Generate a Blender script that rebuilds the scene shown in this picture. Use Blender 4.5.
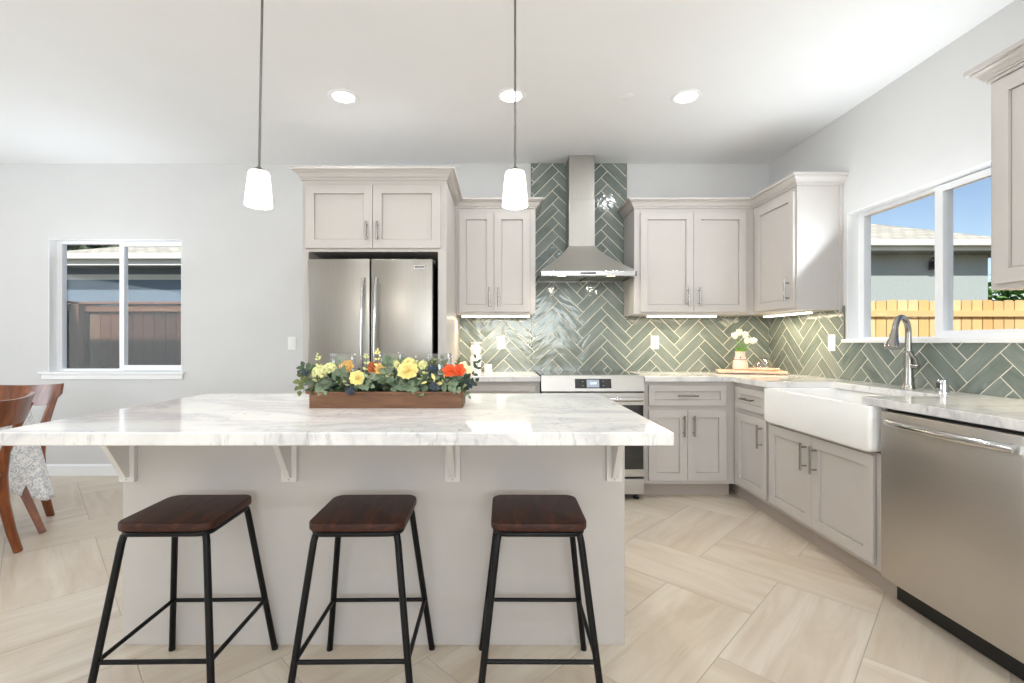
import bpy, bmesh, math, random
from mathutils import Vector, Matrix, noise as mnoise

for _o in list(bpy.data.objects):
    bpy.data.objects.remove(_o, do_unlink=True)
SC = bpy.context.scene
COL = SC.collection
PI = math.pi
EYE = 1.171            # camera height above the floor
YB, XR, ZC = 4.134, 2.36, 2.74   # back wall, right wall, ceiling
XL, YF = -6.2, -4.6    # far-left wall and the wall behind the camera

# ------------------------------------------------------------------ camera
cam_data = bpy.data.cameras.new('camera')
cam_data.sensor_width = 36.0
cam_data.lens = 470.0 / 1024.0 * 36.0
cam_data.shift_x = 11.0 / 1024.0
cam_data.shift_y = 0.5 / 1024.0
cam_data.clip_start = 0.05
cam = bpy.data.objects.new('camera', cam_data)
COL.objects.link(cam)
cam.location = (0, 0, EYE)
cam.rotation_euler = (PI / 2, 0, 0)
SC.camera = cam

# ------------------------------------------------------------------ world, sun, daylight, exposure
world = bpy.data.worlds.new('sky')
SC.world = world
world.use_nodes = True
wn = world.node_tree.nodes
wl = world.node_tree.links
wbg = wn['Background']
sky = wn.new('ShaderNodeTexSky')
sky.sky_type = 'NISHITA'
sky.sun_disc = False
sky.sun_elevation = math.radians(48)
sky.sun_rotation = math.radians(200)
sky.altitude = 0
sky.air_density = 1.0
sky.dust_density = 0.3
sky.ozone_density = 1.6
wmx = wn.new('ShaderNodeMix')
wmx.data_type = 'RGBA'
wmx.blend_type = 'MULTIPLY'
wmx.inputs[0].default_value = 1.0
wmx.inputs[7].default_value = (0.93, 0.87, 0.84, 1.0)
wl.new(sky.outputs['Color'], wmx.inputs[6])
wl.new(wmx.outputs[2], wbg.inputs['Color'])
wbg.inputs['Strength'].default_value = 0.135


def lamp(name, kind, loc, energy, color=(1, 1, 1), rot=(0, 0, 0), **kw):
    d = bpy.data.lights.new(name, kind)
    d.energy = energy
    d.color = color
    for k, v in kw.items():
        setattr(d, k, v)
    o = bpy.data.objects.new(name, d)
    COL.objects.link(o)
    o.location = loc
    o.rotation_euler = rot
    return o


sun = lamp('sun', 'SUN', (0, -6, 9), 4.0, (1.0, 0.97, 0.92), angle=math.radians(0.6))
sun.rotation_euler = Vector((0.12, 0.72, -0.69)).to_track_quat('-Z', 'Y').to_euler()

# daylight entering by the glazed door behind the camera, plus two added fill lamps
lamp('daylight_patio_door', 'AREA', (-2.3, YF + 0.12, 1.3), 13, (0.84, 0.93, 1.0), (math.radians(130), 0, 0),
     shape='RECTANGLE', size=0.75, size_y=2.0)
lamp('fill_lamp_side', 'AREA', (XL + 0.12, 0.6, 1.45), 92, (0.84, 0.93, 1.0), (0, math.radians(-122), 0),
     shape='RECTANGLE', size=1.7, size_y=3.4)  # added fill from the side, no window is seen there
lamp('fill_lamp_rear', 'AREA', (0.7, YF + 0.12, 1.6), 104, (0.84, 0.93, 1.0), (math.radians(134), 0, 0),
     shape='RECTANGLE', size=2.4, size_y=1.4)  # added rear fill, brightens the dim sink side of the room
# daylight and sunlit ground seen by the two windows in view
lamp('daylight_sink_window', 'AREA', (XR - 0.17, 2.6, 1.75), 7.5, (0.84, 0.93, 1.0), (0, math.radians(132), 0),
     shape='RECTANGLE', size=0.42, size_y=1.1)
lamp('daylight_back_window', 'AREA', (-3.39, YB - 0.17, 1.65), 6.0, (0.84, 0.93, 1.0), (math.radians(-128), 0, 0),
     shape='RECTANGLE', size=1.05, size_y=0.42)

SC.view_settings.view_transform = 'Standard'
SC.view_settings.look = 'None'
SC.view_settings.gamma = 1.0
SC.view_settings.exposure = 0.39
SC.view_settings.use_curve_mapping = False
SC.cycles.use_denoising = True
SC.cycles.max_bounces = 10
SC.cycles.diffuse_bounces = 6
SC.cycles.glossy_bounces = 4
SC.cycles.transmission_bounces = 8
SC.cycles.transparent_max_bounces = 16
SC.cycles.sample_clamp_indirect = 6.0
SC.cycles.caustics_reflective = False
SC.cycles.caustics_refractive = False


# ------------------------------------------------------------------ materials
def lin(c):
    c = [x / 255.0 for x in c]
    return tuple((x / 12.92 if x <= 0.04045 else ((x + 0.055) / 1.055) ** 2.4) for x in c) + (1.0,)


class NT:
    """small helper around a material's node tree"""
    def __init__(self, name):
        self.m = bpy.data.materials.new(name)
        self.m.use_nodes = True
        self.t = self.m.node_tree
        self.bsdf = self.t.nodes['Principled BSDF']

    def n(self, kind, **kw):
        nd = self.t.nodes.new(kind)
        for k, v in kw.items():
            if k in nd.inputs:
                nd.inputs[k].default_value = v
            else:
                setattr(nd, k, v)
        return nd

    def l(self, a, b):
        self.t.links.new(a, b)

    def set(self, **kw):
        for k, v in kw.items():
            self.bsdf.inputs[k.replace('_', ' ')].default_value = v

    def coord(self, which='Object', scale=(1, 1, 1), rot=(0, 0, 0)):
        tc = self.n('ShaderNodeTexCoord')
        mp = self.n('ShaderNodeMapping')
        mp.inputs['Scale'].default_value = scale
        mp.inputs['Rotation'].default_value = rot
        self.l(tc.outputs[which], mp.inputs['Vector'])
        return mp.outputs['Vector']

    def noise(self, vec, scale=5.0, detail=4.0, rough=0.55, dist=0.0):
        nd = self.n('ShaderNodeTexNoise')
        nd.inputs['Scale'].default_value = scale
        nd.inputs['Detail'].default_value = detail
        nd.inputs['Roughness'].default_value = rough
        nd.inputs['Distortion'].default_value = dist
        if vec is not None:
            self.l(vec, nd.inputs['Vector'])
        return nd.outputs['Fac']

    def ramp(self, fac, stops, interp='LINEAR'):
        r = self.n('ShaderNodeValToRGB')
        r.color_ramp.interpolation = interp
        el = r.color_ramp.elements
        while len(el) < len(stops):
            el.new(0.5)
        for e, (p, c) in zip(el, stops):
            e.position = p
            e.color = c if len(c) == 4 else lin(c)
        self.l(fac, r.inputs['Fac'])
        return r.outputs['Color']

    def mix(self, fac, a, b, blend='MIX'):
        nd = self.n('ShaderNodeMix')
        nd.data_type = 'RGBA'
        nd.blend_type = blend
        for s, v in ((0, fac), (6, a), (7, b)):
            if hasattr(v, 'is_output'):
                self.l(v, nd.inputs[s])
            else:
                nd.inputs[s].default_value = v
        return nd.outputs[2]

    def math(self, op, a, b=0.0):
        nd = self.n('ShaderNodeMath')
        nd.operation = op
        for i, v in enumerate((a, b)):
            if hasattr(v, 'is_output'):
                self.l(v, nd.inputs[i])
            else:
                nd.inputs[i].default_value = v
        return nd.outputs[0]

    def bump(self, h, strength=0.2, dist=0.002):
        b = self.n('ShaderNodeBump')
        b.inputs['Strength'].default_value = strength
        b.inputs['Distance'].default_value = dist
        self.l(h, b.inputs['Height'])
        self.l(b.outputs['Normal'], self.bsdf.inputs['Normal'])

    def color(self, out):
        self.l(out, self.bsdf.inputs['Base Color'])


def plain(name, rgb, rough=0.5, metal=0.0, var=0.0, vscale=30.0, bump=0.0, **kw):
    t = NT(name)
    t.set(Base_Color=lin(rgb), Roughness=rough, Metallic=metal)
    if var or bump:
        f = t.noise(t.coord(), vscale, 3)
        if var:
            d = tuple(max(0, c * (1 - var)) for c in rgb)
            b = tuple(min(255, c * (1 + var)) for c in rgb)
            t.color(t.ramp(f, [(0.3, d), (0.7, b)]))
        if bump:
            t.bump(f, bump, 0.002)
    for k, v in kw.items():
        t.set(**{k: v})
    return t.m


def emit(name, rgb, strength):
    t = NT(name)
    t.set(Base_Color=lin(rgb), Emission_Color=lin(rgb), Emission_Strength=strength, Roughness=0.4)
    return t.m


def wood(name, dark, mid, light, scale=9.0, axis='X', rough=0.4, stretch=9.0, contrast=0.28, coat=0.0):
    t = NT(name)
    s = {'X': (1, stretch, stretch), 'Y': (stretch, 1, stretch), 'Z': (stretch, stretch, 1)}[axis]
    v = t.coord('Object', s)
    f = t.noise(v, scale, 6, 0.6, 0.6)
    fine = t.noise(t.coord('Object', tuple(x * 4 for x in s)), scale, 3, 0.6)
    c1 = t.ramp(f, [(0.5 - contrast, dark), (0.5, mid), (0.5 + contrast, light)])
    c2 = t.mix(t.ramp(fine, [(0.4, (0, 0, 0, 1)), (0.75, (0.35, 0.35, 0.35, 1))]), c1, lin(dark))
    t.color(c2)
    t.set(Roughness=rough, Coat_Weight=coat, Coat_Roughness=0.15)
    t.bump(fine, 0.12, 0.001)
    return t.m


def steel(name, rgb, rough, axis='Z', streak=0.10):
    t = NT(name)
    s = {'X': (0.6, 90, 90), 'Y': (90, 0.6, 90), 'Z': (90, 90, 0.6)}[axis]
    f = t.noise(t.coord('Object', s), 6.0, 2, 0.5)
    d = tuple(c * (1 - streak) for c in rgb)
    b = tuple(min(255, c * (1 + streak)) for c in rgb)
    t.color(t.ramp(f, [(0.3, d), (0.7, b)]))
    t.set(Metallic=1.0, Roughness=rough)
    t.bump(f, 0.02, 0.0003)
    return t.m


def pane_glass(name, tint=(1, 1, 1, 1), refl=1.0):
    t = NT(name)
    out = t.t.nodes['Material Output']
    t.t.nodes.remove(t.bsdf)
    tr = t.n('ShaderNodeBsdfTransparent')
    tr.inputs['Color'].default_value = tint
    gl = t.n('ShaderNodeBsdfGlossy')
    gl.inputs['Roughness'].default_value = 0.02
    lw = t.n('ShaderNodeLayerWeight')
    lw.inputs['Blend'].default_value = 0.5
    mx = t.n('ShaderNodeMixShader')
    fac = t.math('ADD', 0.035, t.math('MULTIPLY', t.math('POWER', lw.outputs['Facing'], 4.0), 0.5))
    t.l(t.math('MULTIPLY', fac, refl), mx.inputs[0])
    t.l(tr.outputs[0], mx.inputs[1])
    t.l(gl.outputs[0], mx.inputs[2])
    t.l(mx.outputs[0], out.inputs['Surface'])
    return t.m


def quartz(name):
    t = NT(name)
    v = t.coord('Object', (1, 1, 1), (0, 0, 0.6))
    warp = t.noise(t.coord('Object', (1.0, 2.2, 1), (0, 0, 0.7)), 1.5, 5, 0.6, 0.7)
    vein = t.math('ABSOLUTE', t.math('SUBTRACT', warp, 0.5))
    c1 = t.ramp(vein, [(0.0, (205, 203, 203)), (0.03, (221, 218, 216)), (0.09, (231, 228, 225))])
    sp = t.noise(t.coord('Object', (1.3, 0.7, 0.3)), 34.0, 5, 0.7, 0.4)
    spots = t.ramp(sp, [(0.54, (0, 0, 0, 1)), (0.70, (0.65, 0.65, 0.65, 1))])
    big = t.noise(t.coord('Object', (1, 1, 1)), 3.0, 2, 0.5)
    spots = t.mix(t.ramp(big, [(0.40, (0, 0, 0, 1)), (0.60, (1, 1, 1, 1))]), (0, 0, 0, 1), spots)
    t.color(t.mix(spots, c1, lin((140, 141, 146))))
    t.set(Roughness=0.09, Specular_IOR_Level=0.5)
    return t.m


def tile_glaze(name):
    t = NT(name)
    g = t.n('ShaderNodeNewGeometry')
    uv = t.coord('UV', (1, 1, 1))
    base = t.ramp(g.outputs['Random Per Island'], [(0.0, (96, 107, 101)), (0.5, (112, 122, 115)), (1.0, (130, 138, 131))])
    cl = t.noise(t.coord('UV', (7, 26, 1)), 1.0, 4, 0.6, 0.8)
    t.color(t.mix(t.ramp(cl, [(0.35, (0, 0, 0, 1)), (0.75, (0.5, 0.5, 0.5, 1))]), base, lin((154, 160, 152))))
    wav = t.noise(t.coord('UV', (8, 16, 1)), 1.0, 2, 0.4, 0.6)
    t.bump(wav, 0.55, 0.006)
    t.set(Roughness=0.10, Specular_IOR_Level=0.5)
    return t.m


def floor_tile(name):
    t = NT(name)
    g = t.n('ShaderNodeNewGeometry')
    base = t.ramp(g.outputs['Random Per Island'], [(0.0, (210, 198, 180)), (0.5, (216, 205, 188)), (1.0, (222, 212, 197))])
    st = t.noise(t.coord('UV', (1.1, 7.5, 1)), 1.0, 6, 0.6, 1.1)
    c = t.mix(t.ramp(st, [(0.30, (0, 0, 0, 1)), (0.62, (0.85, 0.85, 0.85, 1))]), lin((196, 179, 158)), base)
    st2 = t.noise(t.coord('UV', (2.2, 34, 1)), 1.0, 4, 0.65, 0.5)
    c = t.mix(t.ramp(st2, [(0.55, (0, 0, 0, 1)), (0.85, (0.55, 0.55, 0.55, 1))]), c, lin((184, 166, 146)))
    t.color(c)
    t.set(Roughness=0.33, Specular_IOR_Level=0.4)
    t.bump(st2, 0.05, 0.001)
    return t.m


def shingle_mat(name, rgb):
    t = NT(name)
    b = t.n('ShaderNodeTexBrick')
    t.l(t.coord('UV', (1, 1, 1)), b.inputs['Vector'])
    b.inputs['Scale'].default_value = 1.0
    b.inputs['Brick Width'].default_value = 0.22
    b.inputs['Row Height'].default_value = 0.15
    b.inputs['Mortar Size'].default_value = 0.012
    b.inputs['Color1'].default_value = lin(rgb)
    b.inputs['Color2'].default_value = lin(tuple(c * 0.86 for c in rgb))
    b.inputs['Mortar'].default_value = lin(tuple(c * 0.7 for c in rgb))
    t.color(b.outputs['Color'])
    t.set(Roughness=0.95)
    return t.m


def board_mat(name, cols, axis_scale=(14, 14, 1.2)):
    t = NT(name)
    g = t.n('ShaderNodeNewGeometry')
    base = t.ramp(g.outputs['Random Per Island'], [(i / (len(cols) - 1), c) for i, c in enumerate(cols)])
    f = t.noise(t.coord('Object', axis_scale), 2.2, 5, 0.6, 0.6)
    t.color(t.mix(t.ramp(f, [(0.35, (0, 0, 0, 1)), (0.8, (0.55, 0.55, 0.55, 1))]), base, lin(cols[0])))
    t.set(Roughness=0.85)
    return t.m


def cloth_mat(name):
    t = NT(name)
    v = t.coord('Object', (1, 1, 1))
    f = t.noise(v, 46, 3, 0.6, 1.6)
    c = t.ramp(f, [(0.48, (238, 237, 236)), (0.56, (158, 164, 178)), (0.62, (232, 232, 233))])
    t.color(c)
    t.set(Roughness=0.9)
    return t.m


M = {}
M['wall'] = plain('wall_paint', (213, 212, 211), 0.6, var=0.006, vscale=3, bump=0.02)
M['ceiling'] = plain('ceiling_paint', (238, 238, 238), 0.7, var=0.004, vscale=3)
M['white'] = plain('white_trim_paint', (240, 240, 240), 0.35)
M['vinyl'] = plain('white_vinyl', (243, 244, 247), 0.3)
M['cab'] = plain('cabinet_paint', (192, 186, 181), 0.38, var=0.006, vscale=8)
M['kick'] = plain('toe_kick_paint', (176, 165, 156), 0.5)
M['carcass'] = plain('cabinet_interior', (50, 42, 37), 0.7)
M['quartz'] = quartz('white_quartz')
M['steel'] = steel('brushed_steel_horizontal', (226, 222, 216), 0.44, 'X', 0.02)
M['steel_r'] = steel('brushed_steel_range', (186, 182, 176), 0.36, 'X', 0.02)
M['steel_c'] = steel('brushed_steel_chimney', (170, 166, 160), 0.42, 'Z', 0.02)
M['steel_v'] = steel('brushed_steel_vertical', (154, 149, 142), 0.36, 'Z', 0.02)
M['steel_y'] = steel('brushed_steel_dishwasher', (196, 191, 185), 0.38, 'Y', 0.015)
M['hstrip'] = steel('polished_steel', (205, 204, 203), 0.16, 'Z', 0.03)
M['nickel'] = plain('brushed_nickel', (160, 157, 152), 0.26, 1.0)
M['rodmetal'] = plain('satin_nickel_rod', (118, 115, 110), 0.4, 1.0)
M['chrome'] = plain('chrome', (205, 206, 208), 0.10, 1.0)
M['black'] = plain('black_plastic', (18, 17, 17), 0.45)
M['blackglass'] = plain('black_glass', (10, 11, 12), 0.05, Specular_IOR_Level=0.8)
M['blackmetal'] = plain('black_powdercoat', (8, 7, 7), 0.45, Specular_IOR_Level=0.25)
M['darkgrey'] = plain('dark_grey_case', (58, 57, 56), 0.5)
M['filter'] = steel('hood_filter_mesh', (150, 148, 142), 0.35, 'X', 0.2)
M['ceramic'] = plain('fireclay_white', (243, 242, 240), 0.12, Coat_Weight=0.4, Coat_Roughness=0.05)
M['candlewhite'] = plain('white_candle_wax', (244, 241, 234), 0.4, Subsurface_Weight=0.1)
M['plate'] = plain('white_plastic_plate', (243, 243, 241), 0.3)
M['slot'] = plain('outlet_slot_grey', (150, 150, 148), 0.5)
M['tile'] = tile_glaze('glazed_green_tile')
M['grout'] = plain('cream_grout', (238, 233, 219), 0.8)
M['tileedge'] = plain('tile_edge_trim', (112, 112, 98), 0.4)
M['floor'] = floor_tile('beige_porcelain_plank')
M['floorgrout'] = plain('floor_grout', (180, 168, 153), 0.9)
M['walnut'] = wood('dark_walnut', (26, 12, 8), (56, 27, 16), (96, 52, 31), 6.0, 'Y', 0.5, 9.0, coat=0.0)
M['walnut'].node_tree.nodes['Principled BSDF'].inputs['Specular IOR Level'].default_value = 0.32
M['chairwood'] = wood('cherry_brown_wood', (72, 32, 10), (122, 62, 22), (162, 92, 42), 4.0, 'Z', 0.32, 5.0, coat=0.3)
M['planterwood'] = wood('stained_box_wood', (86, 54, 34), (114, 76, 48), (138, 98, 64), 5.0, 'X', 0.55, 12.0)
M['traywood'] = wood('pale_tray_wood', (198, 168, 142), (216, 190, 166), (226, 204, 184), 5.0, 'X', 0.5, 10.0)
M['glasspane'] = pane_glass('window_glass', (0.99, 1.0, 1.0, 1), 0.35)
M['glass'] = pane_glass('clear_glassware', (0.965, 0.97, 0.965, 1), 2.4)
M['cloth'] = cloth_mat('blue_grey_floral_cloth')
M['shade'] = emit('frosted_glass_lit', (255, 246, 232), 1.7)
M['lens'] = emit('led_lens', (255, 250, 240), 9.0)
M['strip'] = emit('led_strip', (255, 244, 222), 3.2)
M['hoodlamp'] = emit('hood_lamp', (255, 240, 214), 1.6)
M['display'] = emit('oven_display', (150, 160, 172), 0.25)
M['displaytext'] = emit('oven_display_digits', (225, 235, 245), 0.9)
M['bluestucco'] = plain('blue_grey_stucco', (108, 124, 138), 0.95, var=0.05, vscale=30)
M['palestucco'] = plain('pale_blue_stucco', (172, 180, 176), 0.95, var=0.03, vscale=30)
M['exttrim'] = plain('exterior_white_trim', (222, 222, 214), 0.6)
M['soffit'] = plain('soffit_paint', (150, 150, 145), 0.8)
M['shingle'] = shingle_mat('roof_shingles', (214, 206, 188))
M['browfence'] = board_mat('weathered_brown_boards', [(46, 27, 20), (88, 56, 43), (112, 76, 58), (60, 36, 28), (134, 108, 86)])
M['railbrown'] = board_mat('brown_rail', [(120, 84, 64), (136, 98, 76)], (2, 14, 14))
M['cedar'] = board_mat('new_cedar_boards', [(214, 170, 108), (240, 206, 146), (228, 188, 122), (244, 216, 164), (220, 174, 116)])
M['cedarrail'] = board_mat('new_cedar_rail', [(224, 186, 126), (232, 196, 140)], (2, 14, 14))
M['leafgreen'] = plain('tree_leaves', (92, 128, 62), 0.7, var=0.4, vscale=6)
M['leafdark'] = plain('dark_tree_leaves', (64, 78, 52), 0.7, var=0.4, vscale=6)
M['bark'] = plain('bark', (84, 68, 54), 0.9, var=0.15)
M['ground'] = plain('yard_soil', (104, 96, 84), 0.95, var=0.1)
M['euc'] = plain('eucalyptus_green', (106, 122, 96), 0.6, var=0.22, vscale=16)
M['eucpale'] = plain('pale_eucalyptus', (150, 160, 134), 0.6, var=0.2, vscale=16)
M['eucdark'] = plain('deep_green_leaf', (48, 66, 44), 0.55, var=0.3, vscale=16)
M['olive'] = plain('olive_leaf', (96, 104, 52), 0.6, var=0.2, vscale=16)
M['stemgreen'] = plain('plant_stem', (96, 112, 66), 0.6)
M['yellow'] = plain('yellow_petals', (236, 220, 142), 0.6, var=0.08, vscale=40)
M['limepetal'] = plain('lime_petals', (208, 208, 146), 0.6, var=0.08, vscale=40)
M['amber'] = plain('amber_petals', (216, 172, 96), 0.6, var=0.12, vscale=40)
M['orange'] = plain('orange_red_petals', (228, 88, 40), 0.6, var=0.15, vscale=40)
M['rust'] = plain('rust_petals', (176, 92, 46), 0.6, var=0.15, vscale=40)
M['cream'] = plain('cream_petals', (246, 236, 196), 0.6, var=0.04, vscale=40)
M['thistle'] = plain('slate_blue_thistle', (56, 68, 82), 0.7, var=0.2, vscale=40)
M['tulip'] = plain('white_tulip_petals', (248, 243, 230), 0.55, Subsurface_Weight=0.15)
M['tulipgreen'] = plain('tulip_leaf', (112, 160, 66), 0.5, var=0.15, vscale=20)
M['pink'] = plain('blush_pink_glaze', (236, 204, 190), 0.3, var=0.04, vscale=10)
M['twine'] = plain('dark_twine', (112, 62, 62), 0.8)
M['bead'] = plain('blush_wood_plate', (234, 192, 164), 0.5, var=0.05, vscale=30)
M['brace'] = plain('bracket_paint', (216, 211, 206), 0.4)


# ------------------------------------------------------------------ mesh helpers
class MB:
    """collects shapes in one bmesh, then links them as ONE mesh object"""
    def __init__(self):
        self.bm = bmesh.new()

    def _xf(self, verts, mat):
        if mat is not None:
            for v in verts:
                v.co = mat @ v.co

    def box(self, x0, x1, y0, y1, z0, z1, bev=0.0, seg=2, mat=None):
        bm = self.bm
        vs = [bm.verts.new((x, y, z)) for z in (z0, z1) for y in (y0, y1) for x in (x0, x1)]
        idx = [(0, 2, 3, 1), (4, 5, 7, 6), (0, 1, 5, 4), (2, 6, 7, 3), (0, 4, 6, 2), (1, 3, 7, 5)]
        fs = [bm.faces.new([vs[i] for i in f]) for f in idx]
        allv = vs
        if bev > 0:
            es = list({e for f in fs for e in f.edges})
            r = bmesh.ops.bevel(bm, geom=es, offset=bev, segments=seg, affect='EDGES', profile=0.5, clamp_overlap=True)
            allv = list({v for f in r['faces'] for v in f.verts} | {v for v in vs if v.is_valid})
            # all verts of this island
            seen, st = set(), [next(iter(allv))]
            while st:
                v = st.pop()
                if v in seen:
                    continue
                seen.add(v)
                st.extend(e.other_vert(v) for e in v.link_edges)
            allv = list(seen)
        self._xf(allv, mat)
        return self

    def prism(self, pts, z0, z1, bev=0.0, seg=2, mat=None):
        """polygon in XY extruded from z0 to z1"""
        bm = self.bm
        lo = [bm.verts.new((p[0], p[1], z0)) for p in pts]
        hi = [bm.verts.new((p[0], p[1], z1)) for p in pts]
        n = len(pts)
        fs = [bm.faces.new(list(reversed(lo))), bm.faces.new(hi)]
        for i in range(n):
            j = (i + 1) % n
            fs.append(bm.faces.new([lo[i], lo[j], hi[j], hi[i]]))
        bmesh.ops.recalc_face_normals(bm, faces=fs)
        allv = lo + hi
        if bev > 0:
            es = list({e for f in fs[:2] for e in f.edges})
            r = bmesh.ops.bevel(bm, geom=es, offset=bev, segments=seg, affect='EDGES', profile=0.5, clamp_overlap=True)
            st, seen = [r['verts'][0]], set()
            while st:
                v = st.pop()
                if v in seen:
                    continue
                seen.add(v)
                st.extend(e.other_vert(v) for e in v.link_edges)
            allv = list(seen)
        self._xf(allv, mat)
        return self

    def tube(self, pts, r, seg=12, cap=True, flat=None, mat=None):
        """round (or flattened) bar along a polyline; r may be a list of radii"""
        bm = self.bm
        pts = [Vector(p) for p in pts]
        n = len(pts)
        rs = r if isinstance(r, (list, tuple)) else [r] * n
        tang = []
        for i in range(n):
            a = pts[max(i - 1, 0)]
            b = pts[min(i + 1, n - 1)]
            tang.append((b - a).normalized())
        up = Vector((0, 0, 1)) if abs(tang[0].z) < 0.9 else Vector((1, 0, 0))
        nx = tang[0].cross(up).normalized()
        rings, allv = [], []
        for i in range(n):
            t = tang[i]
            nx = (nx - t * nx.dot(t)).normalized()
            ny = t.cross(nx)
            ring = []
            for k in range(seg):
                a = 2 * PI * k / seg
                fx, fy = (1, 1) if flat is None else flat
                ring.append(bm.verts.new(pts[i] + nx * (math.cos(a) * rs[i] * fx) + ny * (math.sin(a) * rs[i] * fy)))
            rings.append(ring)
            allv += ring
        for i in range(n - 1):
            for k in range(seg):
                j = (k + 1) % seg
                bm.faces.new([rings[i][k], rings[i][j], rings[i + 1][j], rings[i + 1][k]])
        if cap:
            bm.faces.new(list(reversed(rings[0])))
            bm.faces.new(rings[-1])
        self._xf(allv, mat)
        return self

    def lathe(self, prof, c=(0, 0, 0), seg=24, mat=None, close=False):
        """profile [(radius, z)...] turned about the vertical axis through c"""
        bm = self.bm
        rings, allv = [], []
        for (r, z) in prof:
            if r < 1e-5:
                v = bm.verts.new((c[0], c[1], c[2] + z))
                rings.append([v])
                allv.append(v)
            else:
                ring = [bm.verts.new((c[0] + r * math.cos(2 * PI * k / seg), c[1] + r * math.sin(2 * PI * k / seg), c[2] + z)) for k in range(seg)]
                rings.append(ring)
                allv += ring
        for a, b in zip(rings[:-1], rings[1:]):
            if len(a) == 1 and len(b) == 1:
                continue
            for k in range(seg):
                j = (k + 1) % seg
                if len(a) == 1:
                    bm.faces.new([a[0], b[j], b[k]])
                elif len(b) == 1:
                    bm.faces.new([a[k], a[j], b[0]])
                else:
                    bm.faces.new([a[k], a[j], b[j], b[k]])
        self._xf(allv, mat)
        return self

    def grid(self, fn, nu, nv):
        """surface from fn(u, v), u and v in 0..1"""
        bm = self.bm
        vs = [[bm.verts.new(fn(i / nu, j / nv)) for j in range(nv + 1)] for i in range(nu + 1)]
        for i in range(nu):
            for j in range(nv):
                bm.faces.new([vs[i][j], vs[i + 1][j], vs[i + 1][j + 1], vs[i][j + 1]])
        return self

    def sphere(self, c, r, seg=12, rings=8, sc=(1, 1, 1)):
        m = Matrix.Translation(c) @ Matrix.Diagonal((r * sc[0], r * sc[1], r * sc[2], 1))
        bmesh.ops.create_uvsphere(self.bm, u_segments=seg, v_segments=rings, radius=1.0, matrix=m)
        return self

    def build(self, name, mat, parent=None, smooth=False, local=False, recalc=True):
        bm = self.bm
        if recalc:
            bmesh.ops.recalc_face_normals(bm, faces=bm.faces)
        if parent is not None and not local:
            root = parent
            while root.parent is not None:
                root = root.parent
            off = Vector(root.location)
            for v in bm.verts:
                v.co -= off
        me = bpy.data.meshes.new(name)
        bm.to_mesh(me)
        bm.free()
        mats = mat if isinstance(mat, (list, tuple)) else [mat]
        for m_ in mats:
            me.materials.append(m_)
        if smooth:
            me.polygons.foreach_set('use_smooth', [True] * len(me.polygons))
            try:
                me.set_sharp_from_angle(angle=math.radians(38))
            except Exception:
                pass
        o = bpy.data.objects.new(name, me)
        COL.objects.link(o)
        if parent is not None:
            o.parent = parent
        return o


def tag(o, label=None, cat=None, group=None, kind=None):
    if label:
        o['label'] = label
    if cat:
        o['category'] = cat
    if group:
        o['group'] = group
    if kind:
        o['kind'] = kind
    return o


def thing(name, label, cat, loc=(0, 0, 0), rz=0.0, group=None):
    o = bpy.data.objects.new(name, None)
    COL.objects.link(o)
    o.empty_display_size = 0.05
    o.location = loc
    o.rotation_euler = (0, 0, rz)
    return tag(o, label, cat, group)


def struct(o):
    o['kind'] = 'structure'
    return o


def kids(o):
    return [c for c in bpy.data.objects if c.parent == o]


def copy_tree(o, parent=None):
    c = o.copy()
    COL.objects.link(c)
    if parent is not None:
        c.parent = parent
    for ch in kids(o):
        copy_tree(ch, c)
    return c


def text_mesh(body, size, depth=0.0004):
    cu = bpy.data.curves.new('lettering', 'FONT')
    cu.body = body
    cu.size = size
    cu.extrude = depth
    cu.align_x = 'CENTER'
    cu.align_y = 'CENTER'
    t = bpy.data.objects.new('lettering', cu)
    COL.objects.link(t)
    dg = bpy.context.evaluated_depsgraph_get()
    me = bpy.data.meshes.new_from_object(t.evaluated_get(dg))
    bpy.data.objects.remove(t, do_unlink=True)
    bpy.data.curves.remove(cu)
    return me


def text_part(name, body, size, mat, parent, M4):
    me = text_mesh(body, size)
    me.transform(M4)
    me.materials.clear()
    me.materials.append(mat)
    o = bpy.data.objects.new(name, me)
    COL.objects.link(o)
    o.parent = parent
    return o


# frames: local x runs left to right seen from the front, local y runs into the cabinet
def F_back(x0, y):
    return Matrix.Translation((x0, y, 0))


def F_right(x, y0):
    return Matrix.Translation((x, y0, 0)) @ Matrix(((0, 1, 0, 0), (-1, 0, 0, 0), (0, 0, 1, 0), (0, 0, 0, 1)))


def shaker(F, x0, x1, z0, z1, rail=0.058, thick=0.018, rec=0.011):
    """five-piece shaker panel, front at local y = 0, body behind"""
    b = MB()
    bm = b.bm
    ys = [(x0, z0), (x1, z0), (x1, z1), (x0, z1)]
    q = 0.0016
    back = [bm.verts.new((x, thick, z)) for x, z in ys]
    mid = [bm.verts.new((x, q, z)) for x, z in ys]

    def ins(d, y):
        return [bm.verts.new((x, y, z)) for x, z in ((x0 + d, z0 + d), (x1 - d, z0 + d), (x1 - d, z1 - d), (x0 + d, z1 - d))]
    f0 = ins(q, 0)
    f1 = ins(rail, 0)
    g1 = ins(rail + 0.0005, rec + 0.005)
    g2 = ins(rail + 0.0030, rec + 0.005)
    f2 = ins(rail + 0.0040, rec)
    loops = [back, mid, f0, f1, g1, g2, f2]
    for a, c in zip(loops[:-1], loops[1:]):
        for i in range(4):
            j = (i + 1) % 4
            bm.faces.new([a[i], a[j], c[j], c[i]])
    bm.faces.new(f2)
    bm.faces.new(list(reversed(back)))
    for v in bm.verts:
        v.co = F @ v.co
    return b


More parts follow.
